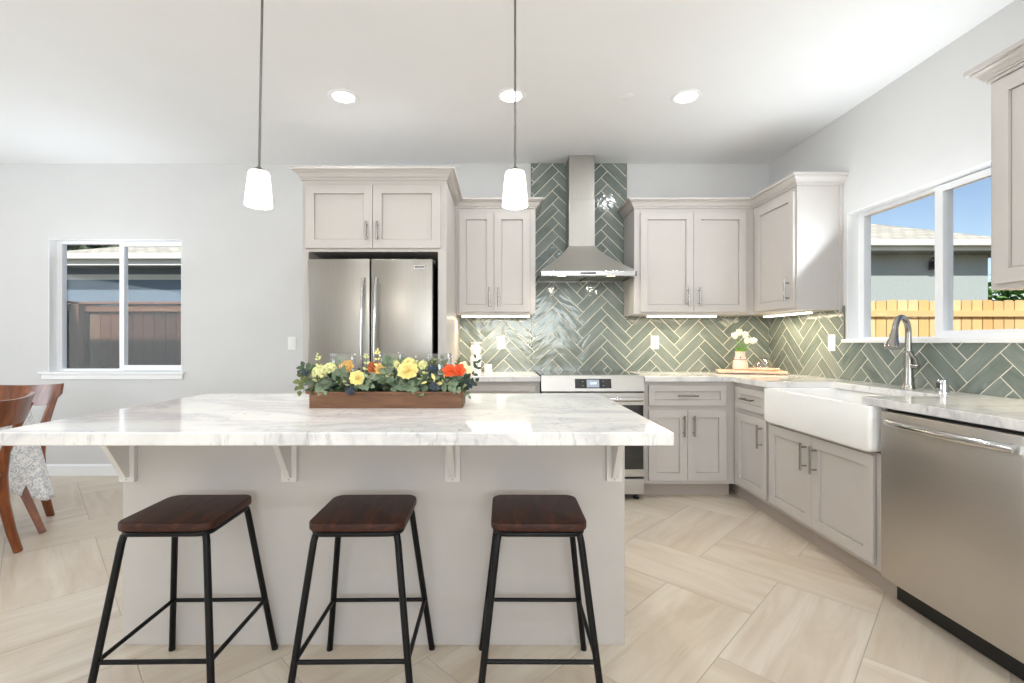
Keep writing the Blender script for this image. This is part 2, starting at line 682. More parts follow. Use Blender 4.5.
def bar_pull(F, p0, p1, off=0.034, r=0.0066):
    """bar pull from p0 to p1, local (x, z) points on the door face y = 0"""
    a = Vector((p0[0], -off, p0[1]))
    c = Vector((p1[0], -off, p1[1]))
    d = (c - a).normalized()
    b = MB()
    b.tube([F @ a, F @ c], r, 10)
    L = (c - a).length
    for s in (0.16, 0.84):
        p = a + d * (L * s)
        b.tube([F @ p, F @ Vector((p.x, 0.001, p.z))], r * 0.8, 8)
    return b


CROWN = [(0.0, 2.25), (0.009, 2.25), (0.009, 2.263), (0.017, 2.264), (0.017, 2.272), (0.022, 2.273), (0.026, 2.283),
         (0.034, 2.293), (0.045, 2.300), (0.045, 2.307), (0.058, 2.308), (0.058, 2.326), (0.0, 2.326)]


def sweep(path, prof, pre=None, post=None):
    """moulding profile [(outward, z)] swept along an XY path; outward lies to the right of travel"""
    b = MB()
    bm = b.bm
    pts = [Vector(p) for p in path]
    ext = [Vector(pre) if pre else None] + pts + [Vector(post) if post else None]
    rings = []
    for i, p in enumerate(pts):
        a, c = ext[i], ext[i + 2]
        d1 = (p - a).normalized() if a is not None else None
        d2 = (c - p).normalized() if c is not None else None
        if d1 is None:
            d1 = d2
        if d2 is None:
            d2 = d1
        n1 = Vector((d1.y, -d1.x))
        n2 = Vector((d2.y, -d2.x))
        m = (n1 + n2).normalized()
        m = m / max(0.2, m.dot(n1))
        rings.append([bm.verts.new((p.x + m.x * o, p.y + m.y * o, z)) for o, z in prof])
    n = len(prof)
    for a, c in zip(rings[:-1], rings[1:]):
        for k in range(n):
            j = (k + 1) % n
            bm.faces.new([a[k], a[j], c[j], c[k]])
    bm.faces.new(rings[0])
    bm.faces.new(list(reversed(rings[-1])))
    return b


def clip_poly(poly, x0, x1, y0, y1):
    def cut(ps, f):
        out = []
        for i, p in enumerate(ps):
            q = ps[(i + 1) % len(ps)]
            a, c = f(p), f(q)
            if a >= 0:
                out.append(p)
            if (a >= 0) != (c >= 0):
                t = a / (a - c)
                out.append(tuple(p[k] + (q[k] - p[k]) * t for k in range(len(p))))
        return out
    for f in (lambda p: p[0] - x0, lambda p: x1 - p[0], lambda p: p[1] - y0, lambda p: y1 - p[1]):
        if len(poly) < 3:
            return []
        poly = cut(poly, f)
    return poly if len(poly) >= 3 else []


def herringbone(L, W, gap, T, regions, e1, e2):
    """clipped herringbone tiles: polygons of (x, y, u, v). T is the far end of an up-going joint."""
    rng = random.Random(5)
    xs = [r[0] for r in regions] + [r[1] for r in regions]
    ys = [r[2] for r in regions] + [r[3] for r in regions]
    cx, cy = (min(xs) + max(xs)) / 2, (min(ys) + max(ys)) / 2
    R = math.hypot(max(xs) - min(xs), max(ys) - min(ys)) / 2 + 2 * L
    O = (T[0] - (L + W) * e1[0], T[1] - (L + W) * e1[1])
    out = []
    nb = int(R / (L * 1.0)) + 4
    na = int(R / (W * 1.0)) + 6
    b0 = (cx - O[0]) * (e1[0] + e2[0]) + (cy - O[1]) * (e1[1] + e2[1])
    a0 = (cx - O[0]) * (e1[0] - e2[0]) + (cy - O[1]) * (e1[1] - e2[1])
    bc, ac = round(b0 / (2 * L)), round(a0 / (2 * W))
    for bi in range(bc - nb, bc + nb + 1):
        for ai in range(ac - na, ac + na + 1):
            ox = O[0] + ai * W * (e1[0] - e2[0]) + bi * L * (e1[0] + e2[0])
            oy = O[1] + ai * W * (e1[1] - e2[1]) + bi * L * (e1[1] + e2[1])
            for kind in (0, 1):
                g = gap / 2
                if kind == 0:
                    rect = [(g, g, 0, 0), (L - g, g, L, 0), (L - g, W - g, L, W), (g, W - g, 0, W)]
                else:
                    rect = [(L + g, g, 0, 0), (L + g, L - g, L, 0), (L + W - g, L - g, L, W), (L + W - g, g, 0, W)]
                ru, rv = rng.uniform(0, 60), rng.uniform(0, 60)
                poly = [(ox + p * e1[0] + q * e2[0], oy + p * e1[1] + q * e2[1], u + ru, v + rv) for p, q, u, v in rect]
                px = [p[0] for p in poly]
                py = [p[1] for p in poly]
                for r in regions:
                    if max(px) < r[0] or min(px) > r[1] or max(py) < r[2] or min(py) > r[3]:
                        continue
                    c = clip_poly(poly, *r)
                    if c:
                        out.append(c)
    return out


def tile_object(name, polys, regions, place, normal_hint, thick, mats):
    """tiles as shallow raised islands over a grout sheet"""
    bm = bmesh.new()
    uvl = bm.loops.layers.uv.new('UVMap')
    for r in regions:
        vs = [bm.verts.new(place(x, y, 0.0)) for x, y in ((r[0], r[2]), (r[1], r[2]), (r[1], r[3]), (r[0], r[3]))]
        f = bm.faces.new(vs)
        f.material_index = 1
        if f.normal.dot(Vector(normal_hint)) < 0 or True:
            f.normal_update()
            if f.normal.dot(Vector(normal_hint)) < 0:
                f.normal_flip()
    for poly in polys:
        cx = sum(p[0] for p in poly) / len(poly)
        cy = sum(p[1] for p in poly) / len(poly)
        top, low = [], []
        for p in poly:
            d = math.hypot(p[0] - cx, p[1] - cy) or 1
            k = min(0.0012, d * 0.2) / d
            top.append(bm.verts.new(place(p[0] + (cx - p[0]) * k, p[1] + (cy - p[1]) * k, thick)))
            low.append(bm.verts.new(place(p[0], p[1], 0.0003)))
        fs = [bm.faces.new(top)]
        n = len(poly)
        for i in range(n):
            j = (i + 1) % n
            fs.append(bm.faces.new([low[i], low[j], top[j], top[i]]))
        fs[0].normal_update()
        if fs[0].normal.dot(Vector(normal_hint)) < 0:
            for f in fs:
                f.normal_flip()
        lut = {}
        for v, p in zip(top + low, poly + poly):
            lut[v] = (p[2], p[3])
        for f in fs:
            for lp in f.loops:
                lp[uvl].uv = lut[lp.vert]
    me = bpy.data.meshes.new(name)
    bm.to_mesh(me)
    bm.free()
    for m_ in mats:
        me.materials.append(m_)
    o = bpy.data.objects.new(name, me)
    COL.objects.link(o)
    return o


# ================================================================== THE ROOM
S2 = math.sqrt(0.5)
fr = [(XL, XR, YF, YB)]
# the floor tiling is phased from the joints seen in the photograph
FW = 0.38275


def floor_polys():
    rng = random.Random(3)
    p0, q0 = -0.11, 0.284
    out = []
    for i in range(-18, 26):
        for j in range(-30, 30):
            m = (i + j) % 4
            g = 0.0016
            if m == 1:
                rect = [(i + 0.0, j + 0.0, 0, 0), (i + 2.0, j + 0.0, 2, 0), (i + 2.0, j + 1.0, 2, 1), (i + 0.0, j + 1.0, 0, 1)]
            elif m == 3:
                rect = [(i + 0.0, j + 0.0, 0, 0), (i + 1.0, j + 0.0, 0, 1), (i + 1.0, j + 2.0, 2, 1), (i + 0.0, j + 2.0, 2, 0)]
            else:
                continue
            cp = sum(r[0] for r in rect) / 4
            cq = sum(r[1] for r in rect) / 4
            ru, rv = rng.uniform(0, 60), rng.uniform(0, 60)
            poly = []
            for (a, b, u, v) in rect:
                p = p0 + 0.3835 * a - math.copysign(g, a - cp)
                q = q0 + 0.382 * b - math.copysign(g, b - cq)
                poly.append(((p - q) * S2, (p + q) * S2, u * FW + ru, v * FW + rv))
            c = clip_poly(poly, XL, XR, YF, YB)
            if c:
                out.append(c)
    return out


flo = tile_object('floor', floor_polys(), fr, lambda x, y, d: (x, y, -0.001 + d), (0, 0, 1), 0.001, [M['floor'], M['floorgrout']])
struct(flo)
b = MB()
b.box(XL - 0.2, XR + 0.2, YF - 0.2, YB + 0.15, -0.25, -0.003)
struct(b.build('floor_slab', M['floorgrout']))

b = MB()
b.box(XL - 0.2, XR + 0.75, YF - 0.2, YB + 0.35, ZC, ZC + 0.16)  # runs past the side wall as an added overhang shading the sink window
struct(b.build('ceiling', M['ceiling']))


def wall_with_hole(name, axis, pos, thick, a0, a1, holes, mat):
    """wall in the plane of 'axis' (x or y constant); holes = [(a0, a1, z0, z1)]"""
    b = MB()
    cuts = sorted({a0, a1} | {h[0] for h in holes} | {h[1] for h in holes})
    for s, e in zip(cuts[:-1], cuts[1:]):
        hs = [h for h in holes if h[0] <= s + 1e-6 and h[1] >= e - 1e-6]
        zs = [(0.0, ZC)]
        if hs:
            h = hs[0]
            zs = [(0.0, h[2]), (h[3], ZC)]
        for z0, z1 in zs:
            if z1 - z0 < 1e-4:
                continue
            if axis == 'y':
                b.box(s, e, pos, pos + thick, z0, z1)
            else:
                b.box(pos, pos + thick, s, e, z0, z1)
    bmesh.ops.remove_doubles(b.bm, verts=b.bm.verts, dist=1e-5)
    # drop the doubled faces between neighbouring blocks
    seen = {}
    for f in list(b.bm.faces):
        k = frozenset(v.index for v in f.verts) if False else frozenset(f.verts)
        seen.setdefault(k, []).append(f)
    dead = [f for fs in seen.values() if len(fs) > 1 for f in fs]
    bmesh.ops.delete(b.bm, geom=dead, context='FACES_ONLY')
    return struct(b.build(name, mat))


WIN1 = (-3.977, -2.809, 0.905, 2.077)       # back wall window: x0, x1, z0, z1
WIN2 = (1.985, 3.205, 1.178, 2.045)         # right wall window: y0, y1, z0, z1
wall_with_hole('wall_back', 'y', YB, 0.13, XL, XR + 0.13, [WIN1], M['wall'])
wall_with_hole('wall_right', 'x', XR, 0.13, YF, YB, [WIN2], M['wall'])
wall_with_hole('wall_left', 'x', XL - 0.13, 0.13, YF, YB, [(-1.1, 2.3, 0.6, 2.3)], M['wall'])  # opening made up for the added side lamp
wall_with_hole('wall_front', 'y', YF - 0.13, 0.13, XL, XR, [(-2.75, -1.85, 0.0, 2.4), (-0.5, 1.9, 0.9, 2.3)], M['wall'])  # the raised opening is made up for the added rear lamp

# baseboards
BB = [(0, 0.0), (0.013, 0.0), (0.013, 0.083), (0.008, 0.092), (0.004, 0.098), (0.0, 0.098)]
struct(sweep([(XL, YB), (-1.326, YB)], BB).build('baseboard_back', M['white']))
struct(sweep([(XL, YF), (XL, YB)], BB).build('baseboard_left', M['white']))
struct(sweep([(XR, 0.98), (XR, YF)], BB).build('baseboard_right', M['white']))


# window 1, on the back wall
def window_back():
    x0, x1, z0, z1 = WIN1
    y = YB + 0.07
    root = thing('window_1', 'white two-pane sliding window in the wall beside the dining chairs', 'window', ((x0 + x1) / 2, YB, z0))
    root['kind'] = 'structure'
    xm = -3.385
    b = MB()
    fw = 0.05
    b.box(x0, x0 + fw, y, y + 0.05, z0, z1, 0.003).box(x1 - fw * 0.4, x1, y, y + 0.05, z0, z1, 0.003)
    b.box(x0, x1, y + 0.002, y + 0.049, z1 - 0.03, z1, 0.003).box(x0, x1, y + 0.002, y + 0.049, z0, z0 + 0.028, 0.003)
    b.box(xm - 0.03, xm + 0.012, y, y + 0.05, z0, z1, 0.003)
    b.build('window_frame', M['vinyl'], root)
    b = MB()
    b.box(x0, x0 + 0.004, YB - 0.001, y, z0 + 0.006, z1).box(x1 - 0.004, x1, YB - 0.001, y, z0 + 0.006, z1).box(x0 + 0.004, x1 - 0.004, YB - 0.001, y, z1 - 0.004, z1)
    b.build('brightened_return', M['white'], root)  # white sheets added over the wall returns, standing in for bright window light
    b = MB()   # inner sliding sash on the right-hand half
    yi = y - 0.02
    b.box(xm - 0.012, xm + 0.03, yi, yi + 0.03, z0 + 0.012, z1 - 0.02, 0.002).box(x1 - 0.026, x1, yi, yi + 0.03, z0 + 0.012, z1 - 0.02, 0.002)
    b.box(xm, x1 - 0.001, yi + 0.0015, yi + 0.029, z0 + 0.013, z0 + 0.06, 0.002).box(xm, x1 - 0.001, yi + 0.0015, yi + 0.029, z1 - 0.055, z1 - 0.021, 0.002)
    s = b.build('sash', M['vinyl'], root)
    MB().box(xm + 0.03, x1 - 0.026, yi + 0.013, yi + 0.017, z0 + 0.06, z1 - 0.055).build('pane', M['glasspane'], s)
    MB().box(x0 + fw, xm - 0.03, y + 0.02, y + 0.024, z0 + 0.028, z1 - 0.03).build('pane', M['glasspane'], root)
    b = MB()
    b.box(x0 - 0.075, x1 + 0.03, YB - 0.028, YB + 0.07, z0 - 0.018, z0 + 0.006, 0.004)
    b.box(x0 - 0.055, x1 + 0.015, YB - 0.014, YB, z0 - 0.062, z0 - 0.018, 0.003)
    b.build('sill', M['white'], root)


window_back()


def window_right():
    y0, y1, z0, z1 = WIN2
    x = XR + 0.075
    root = thing('window_2', 'white two-pane sliding window above the kitchen sink', 'window', (XR, (y0 + y1) / 2, z0))
    root['kind'] = 'structure'
    ym = 2.60
    b = MB()
    b.box(x, x + 0.05, y1 - 0.05, y1, z0, z1, 0.003).box(x, x + 0.05, y0, y0 + 0.04, z0, z1, 0.003)
    b.box(x + 0.002, x + 0.049, y0, y1, z1 - 0.03, z1, 0.003).box(x + 0.002, x + 0.049, y0, y1, z0, z0 + 0.024, 0.003)
    b.box(x, x + 0.05, ym - 0.02, ym + 0.03, z0, z1, 0.003)
    b.build('window_frame', M['vinyl'], root)
    b = MB()
    b.box(XR - 0.001, x, y0, y0 + 0.004, z0 + 0.012, z1).box(XR - 0.001, x, y1 - 0.004, y1, z0 + 0.012, z1).box(XR - 0.001, x, y0 + 0.004, y1 - 0.004, z1 - 0.004, z1)
    b.build('brightened_return', M['white'], root)  # same added white sheets, window brightness put into the colour
    b = MB()
    xi = x - 0.022
    b.box(xi, xi + 0.032, ym - 0.032, ym + 0.016, z0 + 0.01, z1 - 0.012, 0.002).box(xi, xi + 0.032, y0, y0 + 0.035, z0 + 0.01, z1 - 0.012, 0.002)
    b.box(xi + 0.0015, xi + 0.031, y0 + 0.001, ym, z0 + 0.011, z0 + 0.055, 0.002).box(xi + 0.0015, xi + 0.031, y0 + 0.001, ym, z1 - 0.05, z1 - 0.013, 0.002)
    s = b.build('sash', M['vinyl'], root)
    MB().box(xi + 0.014, xi + 0.018, y0 + 0.035, ym - 0.032, z0 + 0.055, z1 - 0.05).build('pane', M['glasspane'], s)
    MB().box(x + 0.02, x + 0.024, ym + 0.03, y1 - 0.05, z0 + 0.024, z1 - 0.03).build('pane', M['glasspane'], root)
    b = MB()
    b.box(XR - 0.028, XR + 0.075, y0 - 0.02, y1 + 0.02, z0 - 0.012, z0 + 0.012, 0.004)
    b.build('sill', M['white'], root)


window_right()

# ------------------------------------------------------------------ backsplash
TL, TW = 0.3027, 0.0807
reg_b = [(-0.365, 0.268, 0.914, 1.42), (0.268, 1.099, 0.914, ZC), (1.099, XR - 0.008, 0.914, 1.42)]
pb = herringbone(TL, TW, 0.0052, (0.507, 1.302), reg_b, (S2, S2), (S2, -S2))
o = tile_object('backsplash_back', pb, reg_b, lambda x, z, d: (x, YB - 0.006 - d, z), (0, -1, 0), 0.002, [M['tile'], M['grout']])
struct(o)
b = MB()
b.box(0.262, 0.268, YB - 0.0105, YB, 1.36, ZC).box(1.099, 1.104, YB - 0.0105, YB, 1.36, ZC)
struct(b.build('trim_1', M['tileedge']))
# right wall: local x runs from the corner towards the camera
reg_r = [(0.008, 0.905, 0.914, 1.42), (0.905, 2.169, 0.914, WIN2[2] - 0.012), (2.169, 3.134, 0.914, 1.42)]
pr = herringbone(TL, TW, 0.0052, (0.263, 1.292), reg_r, (S2, S2), (S2, -S2))
o = tile_object('backsplash_right', pr, reg_r, lambda x, z, d: (XR - 0.006 - d, YB - x, z), (-1, 0, 0), 0.002, [M['tile'], M['grout']])
struct(o)
b = MB()
b.box(XR - 0.0105, XR, YB - 0.912, YB - 0.905, WIN2[2] + 0.012, 1.42)
struct(b.build('trim_2', M['tileedge']))

# ================================================================== CABINETS
Zd0, Zd1 = 1.413, 2.216     # wall cabinet doors
Zu0 = 1.395                 # wall cabinet underside


def door(root, F, x0, x1, z0, z1, pull=None, name='door', rail=0.058):
    d = shaker(F, x0, x1, z0, z1, rail).build(name, M['cab'], root)
    if pull:
        bar_pull(F, *pull).build('handle', M['nickel'], d, smooth=True)
    return d


def wall_box(b, x0, x1, y0, y1, z0, z1, t=0.018):
    b.box(x0, x1, y0, y1, z0, z1, 0.001, 1)


# refrigerator surround with the cabinet over it
R = thing('fridge_cabinet', 'tall pale grey cabinet surround with two short doors over the refrigerator', 'cabinet', (-0.845, 3.64, 0))
fx0, fx1, fy = -1.324, -0.365, 3.14
b = MB()
b.box(fx0, -1.286, fy, YB, 0.0, 2.25, 0.001, 1)
b.build('side_panel', M['cab'], R)
b = MB()
b.box(-0.421, fx1, fy, YB, 0.0, 2.25, 0.001, 1)
b.build('side_panel', M['cab'], R)
b = MB()
b.box(-1.286, -0.421, fy, YB, 1.774, 2.25)
b.build('body', M['cab'], R)
MB().box(-1.286, -0.421, YB - 0.02, YB - 0.004, 0.0, 1.774).build('back_panel', M['carcass'], R)
sweep([(fx0, YB), (fx0, fy), (fx1, fy), (fx1, 3.744)], CROWN).build('crown_molding', M['cab'], R)
F = F_back(0, fy - 0.0202)
door(R, F, -1.300, -0.8535, 1.795, 2.216, ((-0.888, 1.842), (-0.888, 1.965)))
door(R, F, -0.8505, -0.402, 1.795, 2.216, ((-0.816, 1.842), (-0.816, 1.965)))

# wall cabinet between refrigerator and hood
R = thing('upper_cabinet', 'narrow two-door wall cabinet between the refrigerator and the range hood', 'cabinet', (-0.046, 3.97, Zu0))
y_u = 3.804
MB().box(-0.364, 0.279, y_u, YB, Zu0, 2.25, 0.001, 1).build('body', M['cab'], R)
sweep([(-0.364, y_u), (0.279, y_u), (0.279, YB)], CROWN).build('crown_molding', M['cab'], R)
F = F_back(0, y_u - 0.0202)
door(R, F, -0.340, -0.0580, Zd0, Zd1, ((-0.092, 1.455), (-0.092, 1.61)))
door(R, F, -0.0545, 0.2350, Zd0, Zd1, ((-0.020, 1.455), (-0.020, 1.61)))

# wall cabinet right of the hood, reaching into the corner
R = thing('upper_cabinet', 'wide two-door wall cabinet between the range hood and the room corner', 'cabinet', (1.56, 3.97, Zu0))
MB().box(1.078, 2.045, y_u, YB, Zu0, 2.25, 0.001, 1).build('body', M['cab'], R)
sweep([(1.078, YB), (1.078, y_u), (2.045, y_u)], CROWN, post=(2.045, 3.2)).build('crown_molding', M['cab'], R)
door(R, F, 1.124, 1.5505, Zd0, Zd1, ((1.503, 1.455), (1.503, 1.61)))
door(R, F, 1.5535, 1.978, Zd0, Zd1, ((1.592, 1.455), (1.592, 1.61)))

# wall cabinet on the right wall, beside the window
x_u = 2.045
R = thing('upper_cabinet', 'single-door wall cabinet in the room corner beside the sink window', 'cabinet', (2.2, 3.68, Zu0))
ye = 3.245
MB().box(x_u, XR, ye, YB, Zu0, 2.25, 0.001, 1).build('body', M['cab'], R)
sweep([(x_u, y_u), (x_u, ye), (XR, ye)], CROWN, pre=(1.5, y_u)).build('crown_molding', M['cab'], R)
MB().box(XR - 0.028, XR - 0.001, ye - 0.006, ye, Zu0 - 0.02, 2.25, 0.001, 1).build('scribe_strip', M['cab'], R)
F = F_right(x_u - 0.0202, 3.742)
door(R, F, 0.0, 0.482, Zd0, Zd1, ((0.438, 1.455), (0.438, 1.61)))

# wall cabinet at the near end of the right wall
R = thing('upper_cabinet', 'nearer wall cabinet cut off by the picture edge beside the sink window', 'cabinet', (2.2, 1.6, Zu0))
MB().box(x_u, XR, 1.2, 1.962, Zu0 - 0.008, 2.25, 0.001, 1).build('body', M['cab'], R)
sweep([(XR, 1.962), (x_u, 1.962), (x_u, 1.2)], CROWN).build('crown_molding', M['cab'], R)
F = F_right(x_u - 0.0202, 1.935)
door(R, F, 0.0, 0.35, Zd0 - 0.004, Zd1 + 0.02, ((0.31, 1.455), (0.31, 1.61)))
door(R, F, 0.353, 0.703, Zd0 - 0.004, Zd1 + 0.02, ((0.39, 1.455), (0.39, 1.61)))

# ---- base cabinets
yf = YB - 0.61       # face of the back run
xf = XR - 0.61       # face of the right run
Zb = 0.876           # underside of worktop


def base_back(root, x0, x1):
    MB().box(x0, x1, yf, YB - 0.012, 0.108, Zb, 0.001, 1).build('body', M['cab'], root)
    MB().box(x0, x1, yf + 0.085, yf + 0.105, 0.0, 0.108).build('toe_kick', M['kick'], root)


R = thing('base_cabinet', 'base cabinet between the refrigerator and the range behind the flower box', 'cabinet', (-0.035, 3.83, 0))
base_back(R, -0.364, 0.292)
F = F_back(0, yf - 0.0202)
door(R, F, -0.335, 0.262, 0.694, 0.847, ((-0.115, 0.77), (0.045, 0.77)), 'drawer', 0.045)
door(R, F, -0.335, -0.038, 0.135, 0.664, ((-0.075, 0.47), (-0.075, 0.625)))
door(R, F, -0.035, 0.262, 0.135, 0.664, ((0.002, 0.47), (0.002, 0.625)))

R = thing('base_cabinet', 'base cabinet with one drawer over two doors beside the range', 'cabinet', (1.41, 3.83, 0))
base_back(R, 1.070, xf)
door(R, F, 1.102, 1.683, 0.694, 0.847, ((1.308, 0.772), (1.462, 0.772)), 'drawer', 0.045)
door(R, F, 1.102, 1.391, 0.135, 0.664, ((1.358, 0.47), (1.358, 0.625)))
door(R, F, 1.394, 1.685, 0.135, 0.664, ((1.432, 0.47), (1.432, 0.625)))


def base_right(root, y1, y0, ztop=Zb, kick=True):
    MB().box(xf, XR - 0.012, y0, y1, 0.108, ztop, 0.001, 1).build('body', M['cab'], root)
    MB().box(xf + 0.055, xf + 0.075, y0, y1, 0.0, 0.108).build('toe_kick', M['kick'], root)


R = thing('base_cabinet', 'narrow corner base cabinet with one drawer and one door beside the sink', 'cabinet', (2.05, 3.3, 0))
base_right(R, YB - 0.012, 3.052)
F = F_right(xf - 0.0202, 3.468)
door(R, F, 0.0, 0.395, 0.690, 0.842, ((0.12, 0.77), (0.275, 0.77)), 'drawer', 0.045)
door(R, F, 0.0, 0.395, 0.135, 0.660, ((0.352, 0.465), (0.352, 0.62)))

R = thing('base_cabinet', 'two-door base cabinet under the white apron sink', 'cabinet', (2.05, 2.6, 0))
base_right(R, 3.050, 2.138, 0.655)
MB().box(xf, xf + 0.02, 2.138, 2.148, 0.655, Zb).build('stile', M['cab'], R)
F = F_right(xf - 0.0202, 3.040)
door(R, F, 0.0, 0.4165, 0.135, 0.642, ((0.375, 0.445), (0.375, 0.60)))
door(R, F, 0.4195, 0.850, 0.135, 0.642, ((0.460, 0.445), (0.460, 0.60)))

R = thing('base_cabinet', 'end base cabinet beyond the dishwasher at the picture edge', 'cabinet', (2.05, 1.25, 0))
base_right(R, 1.515, 1.0)
F = F_right(xf - 0.0202, 1.485)
door(R, F, 0.0, 0.45, 0.690, 0.842, ((0.15, 0.77), (0.30, 0.77)), 'drawer', 0.045)
door(R, F, 0.0, 0.45, 0.135, 0.660, ((0.04, 0.465), (0.04, 0.62)))

# ---- worktops
yc = YB - 0.648
xc = XR - 0.648
b = MB()
b.box(-0.364, 0.2935, yc, YB - 0.009, Zb, 0.914, 0.003)
tag(b.build('countertop', M['quartz']), 'short white quartz worktop between the refrigerator and the range', 'countertop')
b = MB()
b.prism([(1.0665, YB - 0.009), (1.0665, yc), (xc, yc), (xc, 3.03), (2.125, 3.03), (2.14, 3.015), (2.14, 2.245), (2.125, 2.232),
         (xc, 2.232), (xc, 1.0), (XR - 0.009, 1.0), (XR - 0.009, YB - 0.009)], Zb, 0.914, 0.003)
tag(b.build('countertop', M['quartz']), 'L-shaped white quartz worktop around the corner and the sink', 'countertop')

# ================================================================== SINK, FAUCET
sx0, sx1, sy0, sy1 = 1.697, 2.185, 2.162, 3.042
b = MB()
bm = b.bm
b.box(sx0, sx1, sy0, sy1, 0.657, 0.8755)
es = [e for e in bm.edges if all(abs(v.co.z - 0.657) < 1e-5 for v in e.verts) and abs(e.verts[0].co.x - e.verts[1].co.x) > 0.3]
bmesh.ops.bevel(bm, geom=es, offset=0.034, segments=6, affect='EDGES', profile=0.5)
es = [e for e in bm.edges if (all(abs(v.co.x - sx0) < 1e-5 for v in e.verts) and not all(v.co.z > 0.87 for v in e.verts))]
bmesh.ops.bevel(bm, geom=es, offset=0.016, segments=4, affect='EDGES', profile=0.5)
top = max((f for f in bm.faces if f.normal.z > 0.9 or all(abs(v.co.z - 0.8755) < 1e-5 for v in f.verts)), key=lambda f: f.calc_area())
r = bmesh.ops.inset_region(bm, faces=[top], thickness=0.024)
r = bmesh.ops.inset_region(bm, faces=[top], thickness=0.012, depth=-0.012)
r = bmesh.ops.inset_region(bm, faces=[top], thickness=0.004, depth=-0.17)
es = [e for e in bm.edges if all(abs(v.co.z - 0.8755) < 1e-4 for v in e.verts)]
bmesh.ops.bevel(bm, geom=es, offset=0.004, segments=2, affect='EDGES', profile=0.5)
R = thing('apron_sink', 'white fireclay apron front sink set below the window', 'sink', (1.94, 2.59, 0.657))
b.build('basin', M['ceramic'], R, smooth=True)
MB().lathe([(0.0, 0.004), (0.03, 0.004), (0.042, 0.001), (0.045, -0.004), (0.0, -0.004)], (1.95, 2.59, 0.70), 24).build('drain', M['chrome'], R, smooth=True)

fxx, fyy = 2.245, 2.590
R = thing('faucet', 'brushed nickel gooseneck pull-down faucet behind the apron sink', 'faucet', (fxx, fyy, 0.914))
b = MB()
b.lathe([(0.0, 0), (0.033, 0), (0.033, 0.006), (0.029, 0.012), (0.027, 0.03), (0.0235, 0.07), (0.021, 0.11), (0.0215, 0.15), (0.023, 0.185),
         (0.0235, 0.2), (0.021, 0.208), (0.0, 0.208)], (fxx, fyy, 0.914), 24)
b.build('body', M['nickel'], R, smooth=True)
dv = Vector((-0.165, -0.095, 0))
reach = dv.length
dv.normalize()
base = Vector((fxx, fyy, 0.914))
pts = [base + Vector((0, 0, 0.2))]
rc = 0.083
for k in range(0, 15):
    a = PI - k * PI * 0.93 / 14
    pts.append(base + dv * (rc + rc * math.cos(a)) + Vector((0, 0, 0.308 + rc * math.sin(a))))
MB().tube(pts, [0.0165] + [0.0145] * 15, 14).build('spout', M['nickel'], R, smooth=True)
tip, tdir = pts[-1], (pts[-1] - pts[-2]).normalized()
MB().tube([tip, tip + tdir * 0.02, tip + tdir * 0.03, tip + tdir * 0.06, tip + tdir * 0.095, tip + tdir * 0.108],
          [0.0155, 0.0165, 0.019, 0.022, 0.034, 0.034], 16).build('spray_head', M['nickel'], R, smooth=True)
lv = Vector((0.35, -0.93, 0)).normalized()
b = MB()
b.tube([base + Vector((0, 0, 0.125)), base + lv * 0.048 + Vector((0, 0, 0.125))], 0.0155, 14)
b.tube([base + lv * 0.044 + Vector((0, 0, 0.128)), base + lv * 0.05 + Vector((-0.02, 0, 0.165)), base + lv * 0.05 + Vector((-0.05, 0, 0.205))], [0.009, 0.008, 0.006], 10)
b.build('lever', M['nickel'], R, smooth=True)

R = thing('air_gap', 'short chrome air gap cap on the worktop beside the faucet', 'air gap', (2.25, 2.395, 0.914))
b = MB()
b.lathe([(0.0, 0), (0.028, 0), (0.028, 0.006), (0.0245, 0.008), (0.0245, 0.054), (0.022, 0.062), (0.016, 0.066), (0.0, 0.067)], (2.25, 2.395, 0.914), 24)
c = b.build('cap', M['chrome'], R, smooth=True)
MB().box(2.2245, 2.23, 2.383, 2.403, 0.934, 0.966, 0.002).build('notch', M['darkgrey'], R)

# ================================================================== DISHWASHER
dy0, dy1, dx = 1.533, 2.132, 1.722
R = thing('dishwasher', 'stainless steel dishwasher under the worktop beside the sink', 'dishwasher', (2.0, 1.83, 0))
MB().box(1.752, XR - 0.02, dy0 + 0.004, dy1 - 0.002, 0.10, 0.868).build('body', M['black'], R)
d = MB().box(dx, 1.750, dy0 + 0.012, dy1, 0.109, 0.861, 0.004, 3).build('door', M['steel_y'], R, smooth=True)
pts, rs = [], []
for k in range(17):
    t = k / 16
    pts.append((dx - 0.016 - 0.034 * math.sin(PI * t) ** 0.6, 2.078 - t * 0.512, 0.818 - 0.004 * t))
b = MB()
b.tube(pts, 0.0155, 14, flat=(0.8, 1.0))
for t in (0.02, 0.98):
    y = 2.078 - t * 0.512
    b.box(dx - 0.022, dx + 0.001, y - 0.009, y + 0.009, 0.803, 0.829, 0.003)
b.build('handle', M['hstrip'], d, smooth=True)
MB().box(1.800, 1.815, dy0 + 0.002, dy1 + 0.004, 0.004, 0.109).build('toe_panel', M['black'], R)

